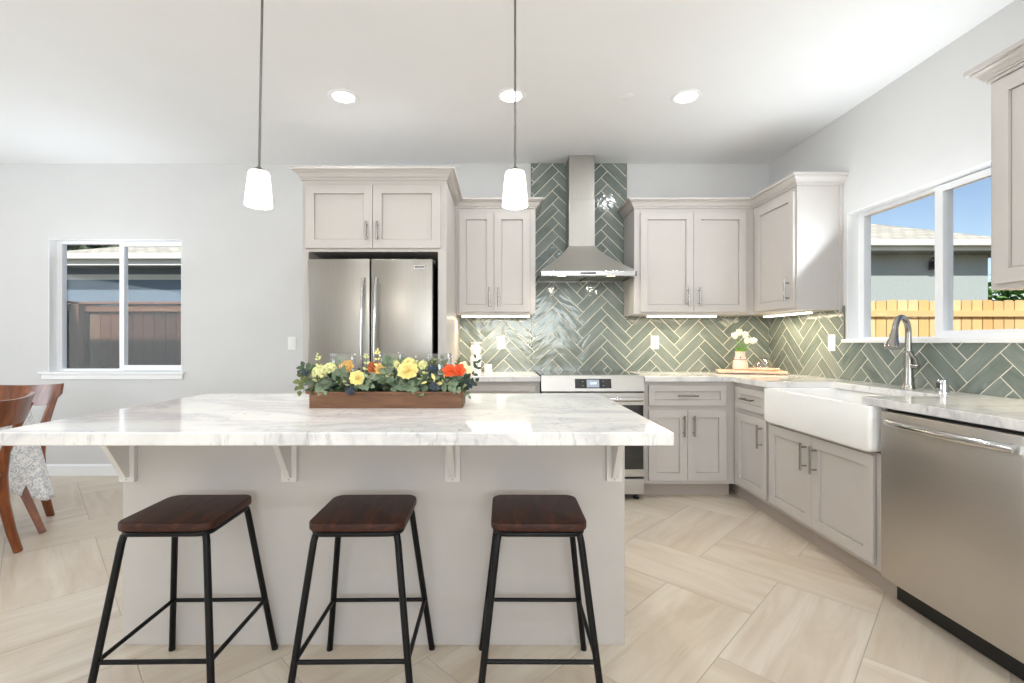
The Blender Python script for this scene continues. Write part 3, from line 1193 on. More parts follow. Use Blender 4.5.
# ================================================================== RANGE
rx0, rx1 = 0.299, 1.061
R = thing('range', 'stainless steel slide-in electric range under the chimney hood', 'range', (0.68, 3.8, 0))
MB().box(rx0 + 0.004, rx1 - 0.004, 3.50, YB - 0.012, 0.045, 0.902, 0.002, 1).build('body', M['darkgrey'], R)
MB().box(rx0, rx1, 3.52, YB - 0.014, 0.902, 0.922, 0.003).build('cooktop', M['blackglass'], R)
b = MB()    # sloped control panel
pf = [(3.535, 0.925), (3.497, 0.922), (3.470, 0.806), (3.535, 0.806)]
bm = b.bm
vs = [[bm.verts.new((x, y, z)) for (y, z) in pf] for x in (rx0, rx1)]
for i in range(4):
    j = (i + 1) % 4
    bm.faces.new([vs[0][i], vs[0][j], vs[1][j], vs[1][i]])
bm.faces.new(vs[0])
bm.faces.new(list(reversed(vs[1])))
bmesh.ops.bevel(bm, geom=list(bm.edges), offset=0.003, segments=2, affect='EDGES')
cp = b.build('control_panel', M['steel_r'], R)
sl = (3.497 - 3.470) / (0.922 - 0.806)
ang = math.atan(sl)


def on_panel(x, z, out=0.0):
    return Vector((x, 3.470 + (z - 0.806) * sl - out * math.cos(ang), z + out * math.sin(ang)))


def panel_plate(x0, x1, z0, z1, th):
    b = MB()
    bm = b.bm
    q = [on_panel(x0, z0), on_panel(x1, z0), on_panel(x1, z1), on_panel(x0, z1)]
    p = [on_panel(x0, z0, th), on_panel(x1, z0, th), on_panel(x1, z1, th), on_panel(x0, z1, th)]
    A = [bm.verts.new(v) for v in q]
    B_ = [bm.verts.new(v) for v in p]
    bm.faces.new(B_)
    for i in range(4):
        j = (i + 1) % 4
        bm.faces.new([A[i], A[j], B_[j], B_[i]])
    return b


bz = panel_plate(0.548, 0.817, 0.828, 0.897, 0.0015).build('bezel', M['blackglass'], cp)
ds = panel_plate(0.635, 0.727, 0.835, 0.890, 0.0022).build('display', M['display'], cp)
pc = on_panel(0.681, 0.864, 0.0026) - Vector(R.location)
text_part('clock_digits', '12:00', 0.024, M['displaytext'], cp, Matrix.Translation(pc) @ Matrix.Rotation(PI / 2 - ang, 4, 'X'))
for x in (0.606, 0.757):
    for z in (0.848, 0.878):
        c0 = on_panel(x, z, 0.0018)
        MB().box(c0.x - 0.005, c0.x + 0.005, c0.y - 0.0005, c0.y + 0.0005, c0.z - 0.003, c0.z + 0.003).build('touch_key', M['slot'], cp)
dr = MB().box(rx0 + 0.003, rx1 - 0.003, 3.466, 3.502, 0.176, 0.796, 0.004, 2).build('oven_door', M['steel_r'], R)
MB().box(0.385, 0.985 + 0.065, 3.4645, 3.468, 0.232, 0.706).build('window', M['blackglass'], dr)
b = MB()
b.tube([(0.335, 3.413, 0.752), (1.03, 3.413, 0.752)], 0.0145, 14)
for x in (0.36, 1.005):
    b.tube([(x, 3.413, 0.752), (x, 3.468, 0.752)], 0.010, 10)
b.build('handle', M['hstrip'], dr, smooth=True)
MB().box(rx0 + 0.003, rx1 - 0.003, 3.468, 3.502, 0.046, 0.160, 0.004, 2).build('drawer', M['steel_r'], R)
for x in (rx0 + 0.06, rx1 - 0.05):
    MB().lathe([(0.0, 0.0), (0.02, 0.0), (0.02, 0.012), (0.012, 0.016), (0.012, 0.047), (0, 0.047)], (x, 3.52, 0.0), 14).build('foot', M['black'], R, smooth=True)
for (x, y, rr) in ((0.49, 3.68, 0.10), (0.87, 3.68, 0.085), (0.49, 3.96, 0.08), (0.87, 3.96, 0.10)):
    MB().lathe([(rr, 0.0), (rr, 0.0004), (rr - 0.003, 0.0004), (rr - 0.003, 0.0)], (x, y, 0.9221), 40).build('burner_ring', M['slot'], R, smooth=True)

# ================================================================== HOOD
R = thing('range_hood', 'stainless steel pyramid chimney hood on the green tiled wall', 'range hood', (0.68, 3.9, 1.687))
hx0, hx1, hy = 0.304, 1.056, 3.655
cx0, cx1, cy = 0.5695, 0.789, 3.945
hb = YB - 0.009
b = MB()
bm = b.bm
rings = []
for k in range(13):
    t = k / 12
    s = 1 - t
    e = s ** 1.22
    z = 1.724 + (1.978 - 1.724) * t
    x0 = cx0 + (hx0 - cx0) * e
    x1 = cx1 + (hx1 - cx1) * e
    y0 = cy + (hy - cy) * e
    rings.append([bm.verts.new(p) for p in ((x0, y0, z), (x1, y0, z), (x1, hb, z), (x0, hb, z))])
for a, c in zip(rings[:-1], rings[1:]):
    for i in range(4):
        j = (i + 1) % 4
        bm.faces.new([a[i], a[j], c[j], c[i]])
bm.faces.new(rings[-1])
cn = b.build('canopy', M['steel'], R, smooth=True)
b = MB()
t_ = 0.012
b.box(hx0, hx1, hy, hy + t_, 1.687, 1.7245, 0.002).box(hx0, hx0 + t_, hy, hb, 1.687, 1.7245, 0.002).box(hx1 - t_, hx1, hy, hb, 1.687, 1.7245, 0.002)
b.box(hx0 + 0.01, hx1 - 0.01, hy + 0.01, hy + 0.075, 1.69, 1.70)
b.box(hx0 + 0.01, hx1 - 0.01, hb - 0.05, hb, 1.69, 1.70)
lip = b.build('rim', M['hstrip'], R)
MB().prism([(0.622, 1.7005), (0.736, 1.7005), (0.742, 1.7065), (0.736, 1.7125), (0.622, 1.7125), (0.616, 1.7065)], 0, 0.002,
           mat=Matrix.Translation((0, hy + 0.0005, 0)) @ Matrix.Rotation(PI / 2, 4, 'X')).build('control_strip', M['black'], lip)
for x0, x1 in ((hx0 + 0.02, 0.672), (0.688, hx1 - 0.02)):
    b = MB()
    b.box(x0, x1, hy + 0.08, hb - 0.05, 1.694, 1.702, 0.002)
    for q in range(9):
        xx = x0 + 0.02 + q * (x1 - x0 - 0.04) / 8
        b.box(xx - 0.003, xx + 0.003, hy + 0.1, hb - 0.07, 1.6915, 1.695)
    b.build('grease_filter', M['filter'], R)
for x in (0.479, 0.866):
    MB().box(x - 0.034, x + 0.034, hy + 0.022, hy + 0.062, 1.6885, 1.6935, 0.002).build('lamp', M['hoodlamp'], R)
b = MB()
b.box(cx0, cx1, cy, hb, 1.975, 2.37, 0.002).box(cx0 + 0.0025, cx1 - 0.0025, cy + 0.0025, hb, 2.37, ZC, 0.002)
b.build('chimney', M['steel_c'], R)
for x in (0.479, 0.866):
    lamp('hood_light', 'AREA', (x, hy + 0.05, 1.684), 1.2, (1.0, 0.93, 0.8), (0, 0, 0), shape='RECTANGLE', size=0.06, size_y=0.04)

# ================================================================== REFRIGERATOR
R = thing('refrigerator', 'stainless steel french door refrigerator inside the tall cabinet surround', 'refrigerator', (-0.865, 3.5, 0))
MB().box(-1.272, -0.462, 3.19, 4.08, 0.02, 1.712, 0.004).build('body', M['black'], R)
yd = 3.11
dl = MB().box(-1.280, -0.868, yd, 3.185, 0.70, 1.722, 0.006, 3).build('door', M['steel_v'], R, smooth=True)
d2 = MB().box(-0.860, -0.4525, yd, 3.185, 0.70, 1.722, 0.006, 3).build('door', M['steel_v'], R, smooth=True)
fz = MB().box(-1.280, -0.4525, yd, 3.185, 0.06, 0.69, 0.006, 3).build('freezer_drawer', M['steel_v'], R, smooth=True)


def fridge_handle(x, parent):
    pts = []
    for k in range(15):
        t = k / 14
        pts.append((x, yd - 0.020 - 0.045 * math.sin(PI * t) ** 0.7, 1.590 - t * 0.80))
    b = MB()
    b.tube(pts, 0.0165, 12, flat=(1.0, 0.62))
    for z in (1.585, 0.795):
        b.box(x - 0.010, x + 0.010, yd - 0.024, yd + 0.001, z - 0.012, z + 0.012, 0.003)
    b.build('handle', M['hstrip'], parent, smooth=True)


fridge_handle(-0.905, dl)
fridge_handle(-0.820, d2)
b = MB()
b.tube([(-1.15, yd - 0.05, 0.63), (-0.58, yd - 0.05, 0.63)], 0.013, 12)
for x in (-1.12, -0.61):
    b.tube([(x, yd - 0.05, 0.63), (x, yd, 0.63)], 0.010, 10)
b.build('handle', M['hstrip'], fz, smooth=True)
bd = MB().box(-0.576, -0.500, yd - 0.002, yd, 1.654, 1.680, 0.0008).build('badge', M['hstrip'], d2)
MB().box(-0.571, -0.505, yd - 0.0026, yd - 0.0019, 1.660, 1.674).build('badge_face', M['slot'], d2)
text_part('badge_lettering', 'FRIGIDAIRE', 0.0115, M['darkgrey'], d2,
          Matrix.Translation(Vector((-0.538, yd - 0.003, 1.667)) - Vector(R.location)) @ Matrix.Rotation(PI / 2, 4, 'X'))
MB().box(-0.470, -0.440, yd + 0.02, yd + 0.07, 1.690, 1.715, 0.003).build('hinge_cover', M['darkgrey'], R)

# ================================================================== ISLAND
iy0, iy1, ix0, ix1 = 1.333, 2.350, -1.4635, 0.492
yp = 1.815
R = thing('kitchen_island', 'pale grey kitchen island base behind the three bar stools', 'kitchen island', (-0.486, 2.05, 0))
MB().box(-1.462, 0.478, yp, iy1 - 0.03, 0.0, 0.876, 0.002, 1).build('base', M['cab'], R)
for xc_ in (-1.433, -0.812, -0.186, 0.434):
    b = MB()
    b.box(xc_ - 0.0295, xc_ + 0.0295, yp - 0.018, yp, 0.636, 0.8755, 0.001, 1)
    w = 0.011
    pf = [(yp - 0.018, 0.8755), (yp - 0.018, 0.655), (yp - 0.032, 0.655), (yp - 0.165, 0.862), (yp - 0.165, 0.8755)]
    bm = b.bm
    vs = [[bm.verts.new((x, y, z)) for (y, z) in pf] for x in (xc_ - w, xc_ + w)]
    n = len(pf)
    for i in range(n):
        j = (i + 1) % n
        bm.faces.new([vs[0][i], vs[0][j], vs[1][j], vs[1][i]])
    bm.faces.new(vs[0])
    bm.faces.new(list(reversed(vs[1])))
    br = b.build('bracket', M['brace'], R)
    b = MB()
    for zz in (0.645,):
        b.lathe([(0, 0), (0.003, 0), (0.003, 0.001), (0, 0.001)], (0, 0, 0), 8, mat=Matrix.Translation((xc_, yp - 0.0185, zz)) @ Matrix.Rotation(PI / 2, 4, 'X'))
    b.build('screw', M['slot'], br)
b = MB()
b.box(ix0, ix1, iy0, iy1, 0.876, 0.914, 0.004, 3)
tag(b.build('countertop', M['quartz']), 'long white quartz island worktop with the flower box on it', 'countertop')


# ================================================================== STOOLS
def rounded_rect(hx, hy, r, n=6):
    pts = []
    for (cx, cy, a0) in ((hx - r, hy - r, 0), (-hx + r, hy - r, PI / 2), (-hx + r, -hy + r, PI), (hx - r, -hy + r, 1.5 * PI)):
        for k in range(n + 1):
            a = a0 + k / n * PI / 2
            pts.append((cx + r * math.cos(a), cy + r * math.sin(a)))
    return pts


def make_stool():
    root = thing('bar_stool', 'x', 'stool', (0, 0, 0), 0, 'walnut stools along the island')
    b = MB()
    b.prism(rounded_rect(0.151, 0.141, 0.040), 0.583, 0.610, 0.006, 3)
    b.build('seat', M['walnut'], root, smooth=True, local=True)
    b = MB()
    ring = rounded_rect(0.136, 0.127, 0.034)
    pts = [(p[0], p[1], 0.573) for p in ring]
    b.tube(pts + [pts[0]], 0.009, 10, cap=False)
    b.build('seat_frame', M['blackmetal'], root, smooth=True, local=True)
    tx, ty, fx_, fy_ = 0.129, 0.121, 0.194, 0.199

    def at(sx, sy, z):
        t = (0.566 - z) / 0.566
        return Vector((sx * (tx + (fx_ - tx) * t), sy * (ty + (fy_ - ty) * t), z))
    for sx, sy in ((-1, -1), (1, -1), (1, 1), (-1, 1)):
        b = MB()
        b.tube([Vector((sx * 0.108, sy * 0.104, 0.5735)), Vector((sx * 0.121, sy * 0.114, 0.572)), Vector((sx * 0.1275, sy * 0.1205, 0.564)), at(sx, sy, 0.545), at(sx, sy, 0.30), at(sx, sy, 0.004)],
               0.0108, 12)
        lg = b.build('leg', M['blackmetal'], root, smooth=True, local=True)
        f = at(sx, sy, 0.0)
        MB().lathe([(0, 0), (0.0115, 0), (0.0115, 0.012), (0, 0.012)], (f.x, f.y, 0.0), 12).build('foot_cap', M['black'], lg, smooth=True, local=True)
    cs = [at(-1, -1, 0.204), at(1, -1, 0.204), at(1, 1, 0.204), at(-1, 1, 0.204)]
    for i in range(4):
        MB().tube([cs[i], cs[(i + 1) % 4]], 0.0072, 10).build('rung', M['blackmetal'], root, smooth=True, local=True)
    return root


st = make_stool()
spots = [(-1.054, 1.592, 0.9, 'walnut seat stool under the island end nearest the dining chairs'),
         (-0.455, 1.592, 0.7, 'walnut seat stool in the middle of the three at the island'),
         (0.120, 1.592, -0.3, 'walnut seat stool at the island end nearest the range')]
for i, (x, y, a, lab) in enumerate(spots):
    s = st if i == 0 else copy_tree(st)
    s.location = (x, y, 0)
    s.rotation_euler = (0, 0, math.radians(a))
    s['label'] = lab


# ================================================================== PENDANTS AND CEILING FITTINGS
def make_pendant():
    root = thing('pendant_lamp', 'x', 'lamp', (0, 0, 0), 0, 'frosted pendants over the island')
    D = ZC - 1.703     # drop from the ceiling to the shade's lower rim
    MB().lathe([(0, 0), (0.06, 0), (0.06, -0.012), (0.045, -0.024), (0.012, -0.028), (0, -0.028)], (0, 0, 0), 28).build('canopy', M['rodmetal'], root, smooth=True, local=True)
    MB().tube([(0, 0, -0.02), (0, 0, -D + 0.148)], 0.0046, 10).build('rod', M['rodmetal'], root, smooth=True, local=True)
    MB().lathe([(0, -D + 0.153), (0.007, -D + 0.153), (0.012, -D + 0.148), (0.027, -D + 0.139), (0.034, -D + 0.132), (0.034, -D + 0.128), (0, -D + 0.128)],
               (0, 0, 0), 24).build('cap', M['rodmetal'], root, smooth=True, local=True)
    pr_ = [(0.0, -D + 0.135), (0.028, -D + 0.135), (0.0355, -D + 0.133), (0.0385, -D + 0.127), (0.043, -D + 0.09), (0.0485, -D + 0.03), (0.0505, -D + 0.003), (0.049, -D + 0.0),
           (0.047, -D + 0.003), (0.045, -D + 0.03), (0.040, -D + 0.09), (0.036, -D + 0.12), (0.0, -D + 0.128)]
    MB().lathe(pr_, (0, 0, 0), 32).build('shade', M['shade'], root, smooth=True, local=True)
    MB().sphere((0, 0, -D + 0.075), 0.022, 16, 10, (1, 1, 1.3)).build('bulb', M['lens'], root, smooth=True, local=True)
    return root


p1 = make_pendant()
p1.location = (-0.9305, 1.84, ZC)
p1.rotation_euler = (0, math.radians(1.05), 0)
p1['label'] = 'frosted glass pendant lamp hanging in front of the white wall beside the fridge cabinet'
p2 = copy_tree(p1)
p2.location = (0.055, 1.84, ZC)
p2.rotation_euler = (0, 0, 0)
p2['label'] = 'frosted glass pendant lamp hanging in front of the wall cabinet beside the hood'
for x in (-0.949, 0.055):
    lamp('pendant_light', 'POINT', (x, 1.84, 1.66), 4.0, (1.0, 0.95, 0.88), shadow_soft_size=0.045)


def make_recessed():
    root = thing('recessed_light', 'x', 'ceiling light', (0, 0, 0), 0, 'recessed ceiling lights')
    MB().lathe([(0.068, 0.02), (0.068, -0.001), (0.072, -0.004), (0.090, -0.005), (0.095, -0.002), (0.096, 0.0), (0.096, 0.02)], (0, 0, 0), 40).build('trim_ring', M['white'], root, smooth=True, local=True)
    MB().lathe([(0, -0.0025), (0.060, -0.0025), (0.068, -0.001)], (0, 0, 0), 32).build('lens', M['lens'], root, smooth=True, local=True)
    return root


rl = make_recessed()
for i, (x, y, lab) in enumerate([(-1.009, 3.01, 'round recessed ceiling light over the fridge cabinet'),
                                 (0.064, 3.00, 'round recessed ceiling light behind the pendant rod nearer the hood'),
                                 (1.187, 3.01, 'round recessed ceiling light nearest the sink window')]):
    q = rl if i == 0 else copy_tree(rl)
    q.location = (x, y, ZC)
    q['label'] = lab
for x in (-3.6, -1.009, 0.064, 1.187):
    for y in (3.005, 0.9, -1.2, -3.2):  # all but the far row are unseen lamps added for ambience
        if x < -3 and y > 3:
            continue
        lamp('downlight', 'AREA', (x, y, ZC - 0.012), 4.6, (0.90, 0.955, 1.0), (0, 0, 0), shape='DISK', size=0.13)
b = MB()
b.lathe([(0, -0.006), (0.036, -0.006), (0.042, -0.003), (0.042, 0.0)], (0.81, 3.01, ZC), 32)
tag(b.build('sprinkler_cover', M['white'], None, smooth=True), 'small round white sprinkler cover on the ceiling between two lights', 'ceiling cover')


# ---- lights under the wall cabinets
def under_light(label, x0, x1, y0, y1, z, along):
    R = thing('under_cabinet_light', label, 'light', ((x0 + x1) / 2, (y0 + y1) / 2, z), 0, 'lights under the wall cabinets')
    MB().box(x0, x1, y0, y1, z - 0.012, z, 0.002).build('housing', M['white'], R)
    i = 0.004
    MB().box(x0 + i, x1 - i, y0 + i, y1 - i, z - 0.022, z - 0.0121, 0.003).build('diffuser', M['strip'], R)
    lamp('strip_light', 'AREA', ((x0 + x1) / 2, (y0 + y1) / 2, z - 0.026), 3.0, (1.0, 0.84, 0.58), (0, 0, 0),
         shape='RECTANGLE', size=x1 - x0, size_y=y1 - y0)


under_light('glowing strip light under the narrow cabinet beside the refrigerator', -0.325, 0.240, 3.83, 3.875, Zu0, 'x')
under_light('glowing strip light under the wide cabinet behind the tulips', 1.195, 1.765, 3.83, 3.875, Zu0, 'x')
under_light('glowing strip light under the corner cabinet by the sink window', 2.17, 2.215, 3.33, 3.90, Zu0, 'y')
under_light('glowing strip light under the nearer cabinet at the picture edge', 2.25, 2.295, 1.3, 1.93, Zu0 - 0.008, 'y')


# ---- outlets and switch
def wall_plate(label, name, cat, F, x, z, kind):
    R = thing(name, label, cat, F @ Vector((x, 0, z)))
    b = MB()
    b.box(x - 0.0355, x + 0.0355, -0.006, 0.0, z - 0.058, z + 0.058, 0.003, mat=F)
    pl = b.build('plate', M['plate'], R)
    if kind == 'outlet':
        b = MB()
        b.box(x - 0.0165, x + 0.0165, -0.0075, -0.005, z - 0.034, z + 0.034, 0.0015, mat=F)
        rc_ = b.build('receptacle', M['plate'], R)
        b = MB()
        for zz in (z - 0.019, z + 0.019):
            for xx in (x - 0.006, x + 0.006):
                b.box(xx - 0.0012, xx + 0.0012, -0.0078, -0.0074, zz - 0.001, zz + 0.006, mat=F)
            b.box(x - 0.002, x + 0.002, -0.0078, -0.0074, zz - 0.009, zz - 0.005, mat=F)
        b.build('slots', M['slot'], rc_)
    else:
        b = MB()
        b.box(x - 0.0165, x + 0.0165, -0.010, -0.005, z - 0.034, z + 0.034, 0.003, mat=F)
        b.build('rocker', M['plate'], R)


wall_plate('white outlet on the green tile between the candles and the range', 'wall_outlet', 'outlet', F_back(0, YB - 0.008), 0.0, 1.165, 'outlet')
wall_plate('white outlet on the green tile between the range and the tulips', 'wall_outlet', 'outlet', F_back(0, YB - 0.008), 1.35, 1.167, 'outlet')
wall_plate('white outlet on the green tile beside the sink window', 'wall_outlet', 'outlet', F_right(XR - 0.008, 3.338), 0.0, 1.165, 'outlet')
wall_plate('white light switch on the wall beside the fridge cabinet', 'light_switch', 'switch', F_back(0, YB), -1.838, 1.16, 'switch')

# ================================================================== SMALL THINGS ON THE WORKTOPS
b = MB()
b.lathe([(0, 0), (0.046, 0), (0.047, 0.012), (0.040, 0.022), (0.038, 0.035), (0.047, 0.075), (0.05, 0.10), (0.046, 0.13), (0.037, 0.15), (0.043, 0.165),
         (0.049, 0.19), (0.048, 0.205), (0.038, 0.225), (0.034, 0.238), (0.045, 0.25), (0.046, 0.257), (0, 0.257)], (-0.212, 3.93, 0.914), 28)
tag(b.build('candle_holder', M['ceramic'], None, smooth=True), 'tall white turned candle holder on the worktop beside the refrigerator', 'candle holder')
R = thing('candle', 'short white pillar candle beside the tall turned holder', 'candle', (-0.110, 4.0, 0.914))
MB().lathe([(0, 0), (0.032, 0), (0.034, 0.004), (0.034, 0.062), (0.031, 0.067), (0.02, 0.065), (0, 0.063)], (-0.110, 4.0, 0.914), 28).build('wax', M['candlewhite'], R, smooth=True)
MB().tube([(-0.110, 4.0, 0.975), (-0.109, 4.0, 0.985)], 0.0014, 6).build('wick', M['darkgrey'], R)

# wooden tray with the jug and cloche
ta = math.radians(-20)
tc = Vector((2.045, 3.86, 0.914))
T4 = Matrix.Translation(tc) @ Matrix.Rotation(ta, 4, 'Z')
R = thing('wooden_tray', 'pale wooden tray in the worktop corner under the jug and cloche', 'tray', tc)
b = MB()
b.prism(rounded_rect(0.25, 0.125, 0.02, 4), 0.006, 0.026, 0.003, 2, mat=T4)
b.build('board', M['traywood'], R, smooth=True)
for sx in (-1, 1):
    b = MB()
    b.box(sx * 0.21 - 0.012, sx * 0.21 + 0.012, -0.10, 0.10, 0.0, 0.006, mat=T4)
    b.build('foot', M['traywood'], R)
zt = 0.914 + 0.026
R = thing('flower_jug', 'blush pink jug with a dark band holding white tulips', 'jug', (1.985, 3.90, zt))
b = MB()
b.lathe([(0, 0.004), (0.045, 0.0), (0.056, 0.006), (0.060, 0.025), (0.057, 0.055), (0.047, 0.085), (0.039, 0.11), (0.036, 0.13), (0.039, 0.148), (0.0415, 0.153),
         (0.039, 0.153), (0.034, 0.13), (0.036, 0.11), (0.052, 0.05), (0.05, 0.012), (0, 0.010)], (1.985, 3.90, zt), 28)
jg = b.build('body', M['pink'], R, smooth=True)
MB().lathe([(0.0495, 0.083), (0.0505, 0.083), (0.0490, 0.088), (0.0475, 0.088)], (1.985, 3.90, zt), 28).build('band', M['twine'], R, smooth=True)
MB().sphere((1.985 - 0.018, 3.90 - 0.041, zt + 0.105), 0.0065, 10, 6).build('knot', M['twine'], R, smooth=True)


def tulip(label, base, head, tilt, seed):
    rng = random.Random(seed)
    R = thing('tulip', label, 'tulip', base, 0, 'white tulips in the pink jug')
    base, head = Vector(base), Vector(head)
    mid = (base + head) / 2 + Vector((head.x - base.x, head.y - base.y, 0)) * -0.15 + Vector((0, 0, 0.015))
    MB().tube([base, mid, head], 0.0033, 8).build('stem', M['tulipgreen'], R, smooth=True)
    b = MB()
    ax = (head - mid).normalized()
    q = ax.to_track_quat('Z', 'Y').to_matrix()
    for k in range(6):
        a0 = k * PI / 3
        rr = 1.0 if k % 2 == 0 else 0.9

        def fn(u, v, a0=a0, rr=rr):
            z = v * 0.058
            prof = (0.004 + 0.0215 * math.sin(PI * min(1, v * 0.78 + 0.06)) ** 0.8) * rr
            wd = 0.62 * math.sin(PI * (0.12 + 0.86 * v)) ** 0.7 + 0.02
            a = a0 + (u - 0.5) * 2 * wd
            return head + q @ Vector((prof * math.cos(a), prof * math.sin(a), z - 0.006))
        b.grid(fn, 5, 7)
    b.build('bloom', M['tulip'], R, smooth=True, recalc=False)
    b = MB()
    la0 = rng.uniform(0, 2 * PI)

    for dl_ in (0.0, 2.3):
        la = la0 + dl_
        dirv = Vector((math.cos(la), math.sin(la), 0))
        side = Vector((-dirv.y, dirv.x, 0))

        def lf(u, v, dirv=dirv, side=side):
            p = base + Vector((0, 0, 0.035)) + dirv * (0.012 + 0.045 * v ** 2) + Vector((0, 0, 0.15 * v - 0.06 * v ** 3))
            return p + side * ((u - 0.5) * 0.032 * math.sin(PI * (0.1 + 0.88 * v))) + dirv * (abs(u - 0.5) * 0.006)
        b.grid(lf, 4, 8)
    b.build('leaf', M['tulipgreen'], R, smooth=True, recalc=False)


jb = (1.985, 3.90, zt)
tulip('white tulip leaning out to the side of the jug away from the cloche', (1.98, 3.90, zt + 0.06), (1.935, 3.88, zt + 0.262), 0, 1)
tulip('topmost white tulip at the centre of the bunch in the jug', (1.985, 3.902, zt + 0.06), (1.985, 3.915, zt + 0.290), 0, 2)
tulip('white tulip just below the topmost one on the cloche side', (1.988, 3.90, zt + 0.06), (2.022, 3.905, zt + 0.268), 0, 3)
tulip('lowest white tulip bending over towards the glass cloche', (1.99, 3.898, zt + 0.06), (2.066, 3.875, zt + 0.222), 0, 4)
tulip('white tulip drooping in front of the others toward the island', (1.986, 3.895, zt + 0.06), (2.005, 3.84, zt + 0.222), 0, 5)

R = thing('serving_plate', 'blush beaded round plate under the glass cloche on the tray', 'plate', (2.14, 3.83, zt))
b = MB()
b.lathe([(0, 0.0), (0.09, 0.0), (0.105, 0.004), (0.108, 0.012), (0.105, 0.018), (0, 0.018)], (2.14, 3.83, zt), 32)
b.build('disc', M['bead'], R, smooth=True)
b = MB()
for k in range(36):
    a = 2 * PI * k / 36
    b.sphere((2.14 + 0.108 * math.cos(a), 3.83 + 0.108 * math.sin(a), zt + 0.0105), 0.009, 8, 6)
b.build('bead_rim', M['bead'], R, smooth=True)
R = thing('glass_cloche', 'clear glass cloche dome with a knob on the beaded plate', 'cloche', (2.14, 3.83, zt + 0.018))
b = MB()
pr_ = []
for k in range(11):
    a = k / 10 * PI / 2
    pr_.append((0.086 * math.cos(a) ** 0.8 if k < 10 else 0.009, 0.086 * math.sin(a)))
pr_[0] = (0.086, 0.0)
inn = [(max(r_ - 0.003, 0.004), z_ - 0.003 if z_ > 0.01 else z_) for r_, z_ in reversed(pr_)]
b.lathe(pr_ + inn, (2.14, 3.83, zt + 0.0182), 32)
b.build('dome', M['glass'], R, smooth=True)
b = MB()
b.lathe([(0, 0.082), (0.008, 0.084), (0.007, 0.092), (0.014, 0.100), (0.016, 0.108), (0.012, 0.116), (0, 0.119)], (2.14, 3.83, zt + 0.018), 20)
b.build('knob', M['glass'], R, smooth=True)

# ---- flower box on the island
px0, px1, py0, py1, pz1 = -0.745, -0.150, 1.825, 1.985, 0.970
R = thing('flower_box', 'brown wooden trough of yellow and orange flowers with eucalyptus on the island', 'flower arrangement', ((px0 + px1) / 2, (py0 + py1) / 2, 0.914))
b = MB()
tk = 0.012
b.box(px0, px1, py0, py0 + tk, 0.914, pz1, 0.0015).box(px0, px1, py1 - tk, py1, 0.914, pz1, 0.0015)
b.box(px0, px0 + tk, py0 + tk, py1 - tk, 0.914, pz1, 0.0015).box(px1 - tk, px1, py0 + tk, py1 - tk, 0.914, pz1, 0.0015)
b.box(px0 + tk, px1 - tk, py0 + tk, py1 - tk, 0.914, 0.926)
tro = b.build('trough', M['planterwood'], R)
b = MB()
b.box(px0 - 0.010, px1 + 0.006, py0 - 0.006, py0 + 0.016, pz1 - 0.001, pz1 + 0.008, 0.002).box(px0 - 0.010, px1 + 0.006, py1 - 0.016, py1 + 0.006, pz1 - 0.001, pz1 + 0.008, 0.002)
b.box(px0 - 0.022, px0 + 0.016, py0 + 0.016, py1 - 0.016, pz1 - 0.001, pz1 + 0.008, 0.002).box(px1 - 0.016, px1 + 0.010, py0 + 0.016, py1 - 0.016, pz1 - 0.001, pz1 + 0.008, 0.002)
b.build('rim', M['planterwood'], tro)
MB().box(px0 + tk, px1 - tk, py0 + tk, py1 - tk, 0.926, 0.958).build('moss', M['eucdark'], R)


def leaf(b, p, d, nrm, ln, wd, cup=0.15, n=5, tip=0.75):
    """one leaf: base p, direction d, face normal nrm"""
    d = Vector(d).normalized()
    nrm = Vector(nrm)
    s = d.cross(nrm)
    if s.length < 1e-4:
        s = d.cross(Vector((0.3, 0.7, 0.2)))
    s.normalize()
    nn = s.cross(d).normalized()
    bm = b.bm
    rows = []
    for i in range(n + 1):
        t = i / n
        w = wd * 0.5 * math.sin(PI * (0.04 + 0.94 * t ** tip))
        c = Vector(p) + d * (ln * t) - nn * (cup * ln * t * t)
        rows.append([bm.verts.new(c - s * w + nn * (0.25 * w)), bm.verts.new(c), bm.verts.new(c + s * w + nn * (0.25 * w))])
    for a, c in zip(rows[:-1], rows[1:]):
        bm.faces.new([a[0], a[1], c[1], c[0]])
        bm.faces.new([a[1], a[2], c[2], c[1]])


def P(u, v, y):
    return Vector(((u - 501) * y / 470.0, y, EYE - (v - 342) * y / 470.0))


rng = random.Random(11)
# dense low foliage filling the trough
for nm, mt, cnt, sd in (('foliage', 'eucdark', 210, 1), ('foliage', 'euc', 200, 2), ('foliage', 'olive', 90, 3), ('foliage', 'limepetal', 70, 4), ('foliage', 'eucpale', 90, 5)):
    rg = random.Random(sd)
    b = MB()
    for k in range(cnt):
        x = rg.uniform(px0 - 0.004, px1 + 0.004)
        y = rg.uniform(py0 + 0.012, py1 - 0.012)
        hh = rg.uniform(0.0, 0.078) * (1 - 0.35 * abs((y - 1.905) / 0.08))
        p = Vector((x, y, pz1 - 0.006 + hh))
        dv_ = Vector((rg.uniform(-1, 1), rg.uniform(-1.2, 0.7), rg.uniform(-0.15, 0.9)))
        nv = Vector((rg.uniform(-0.5, 0.5), rg.uniform(-1.0, 0.0), rg.uniform(0.3, 1)))
        s_ = rg.uniform(0.7, 1.2) * (0.62 if mt in ('limepetal', 'olive') else 1.0)
        if mt in ('limepetal', 'eucpale'):
            p.z = pz1 + rg.uniform(0.02, 0.075) * (1 - 0.4 * abs((x + 0.4475) / 0.3) ** 2)
        leaf(b, p, dv_, nv, 0.042 * s_, 0.028 * s_, rg.uniform(0.0, 0.4))
    b.build(nm, M[mt], R, smooth=True, recalc=False)['kind'] = 'stuff'


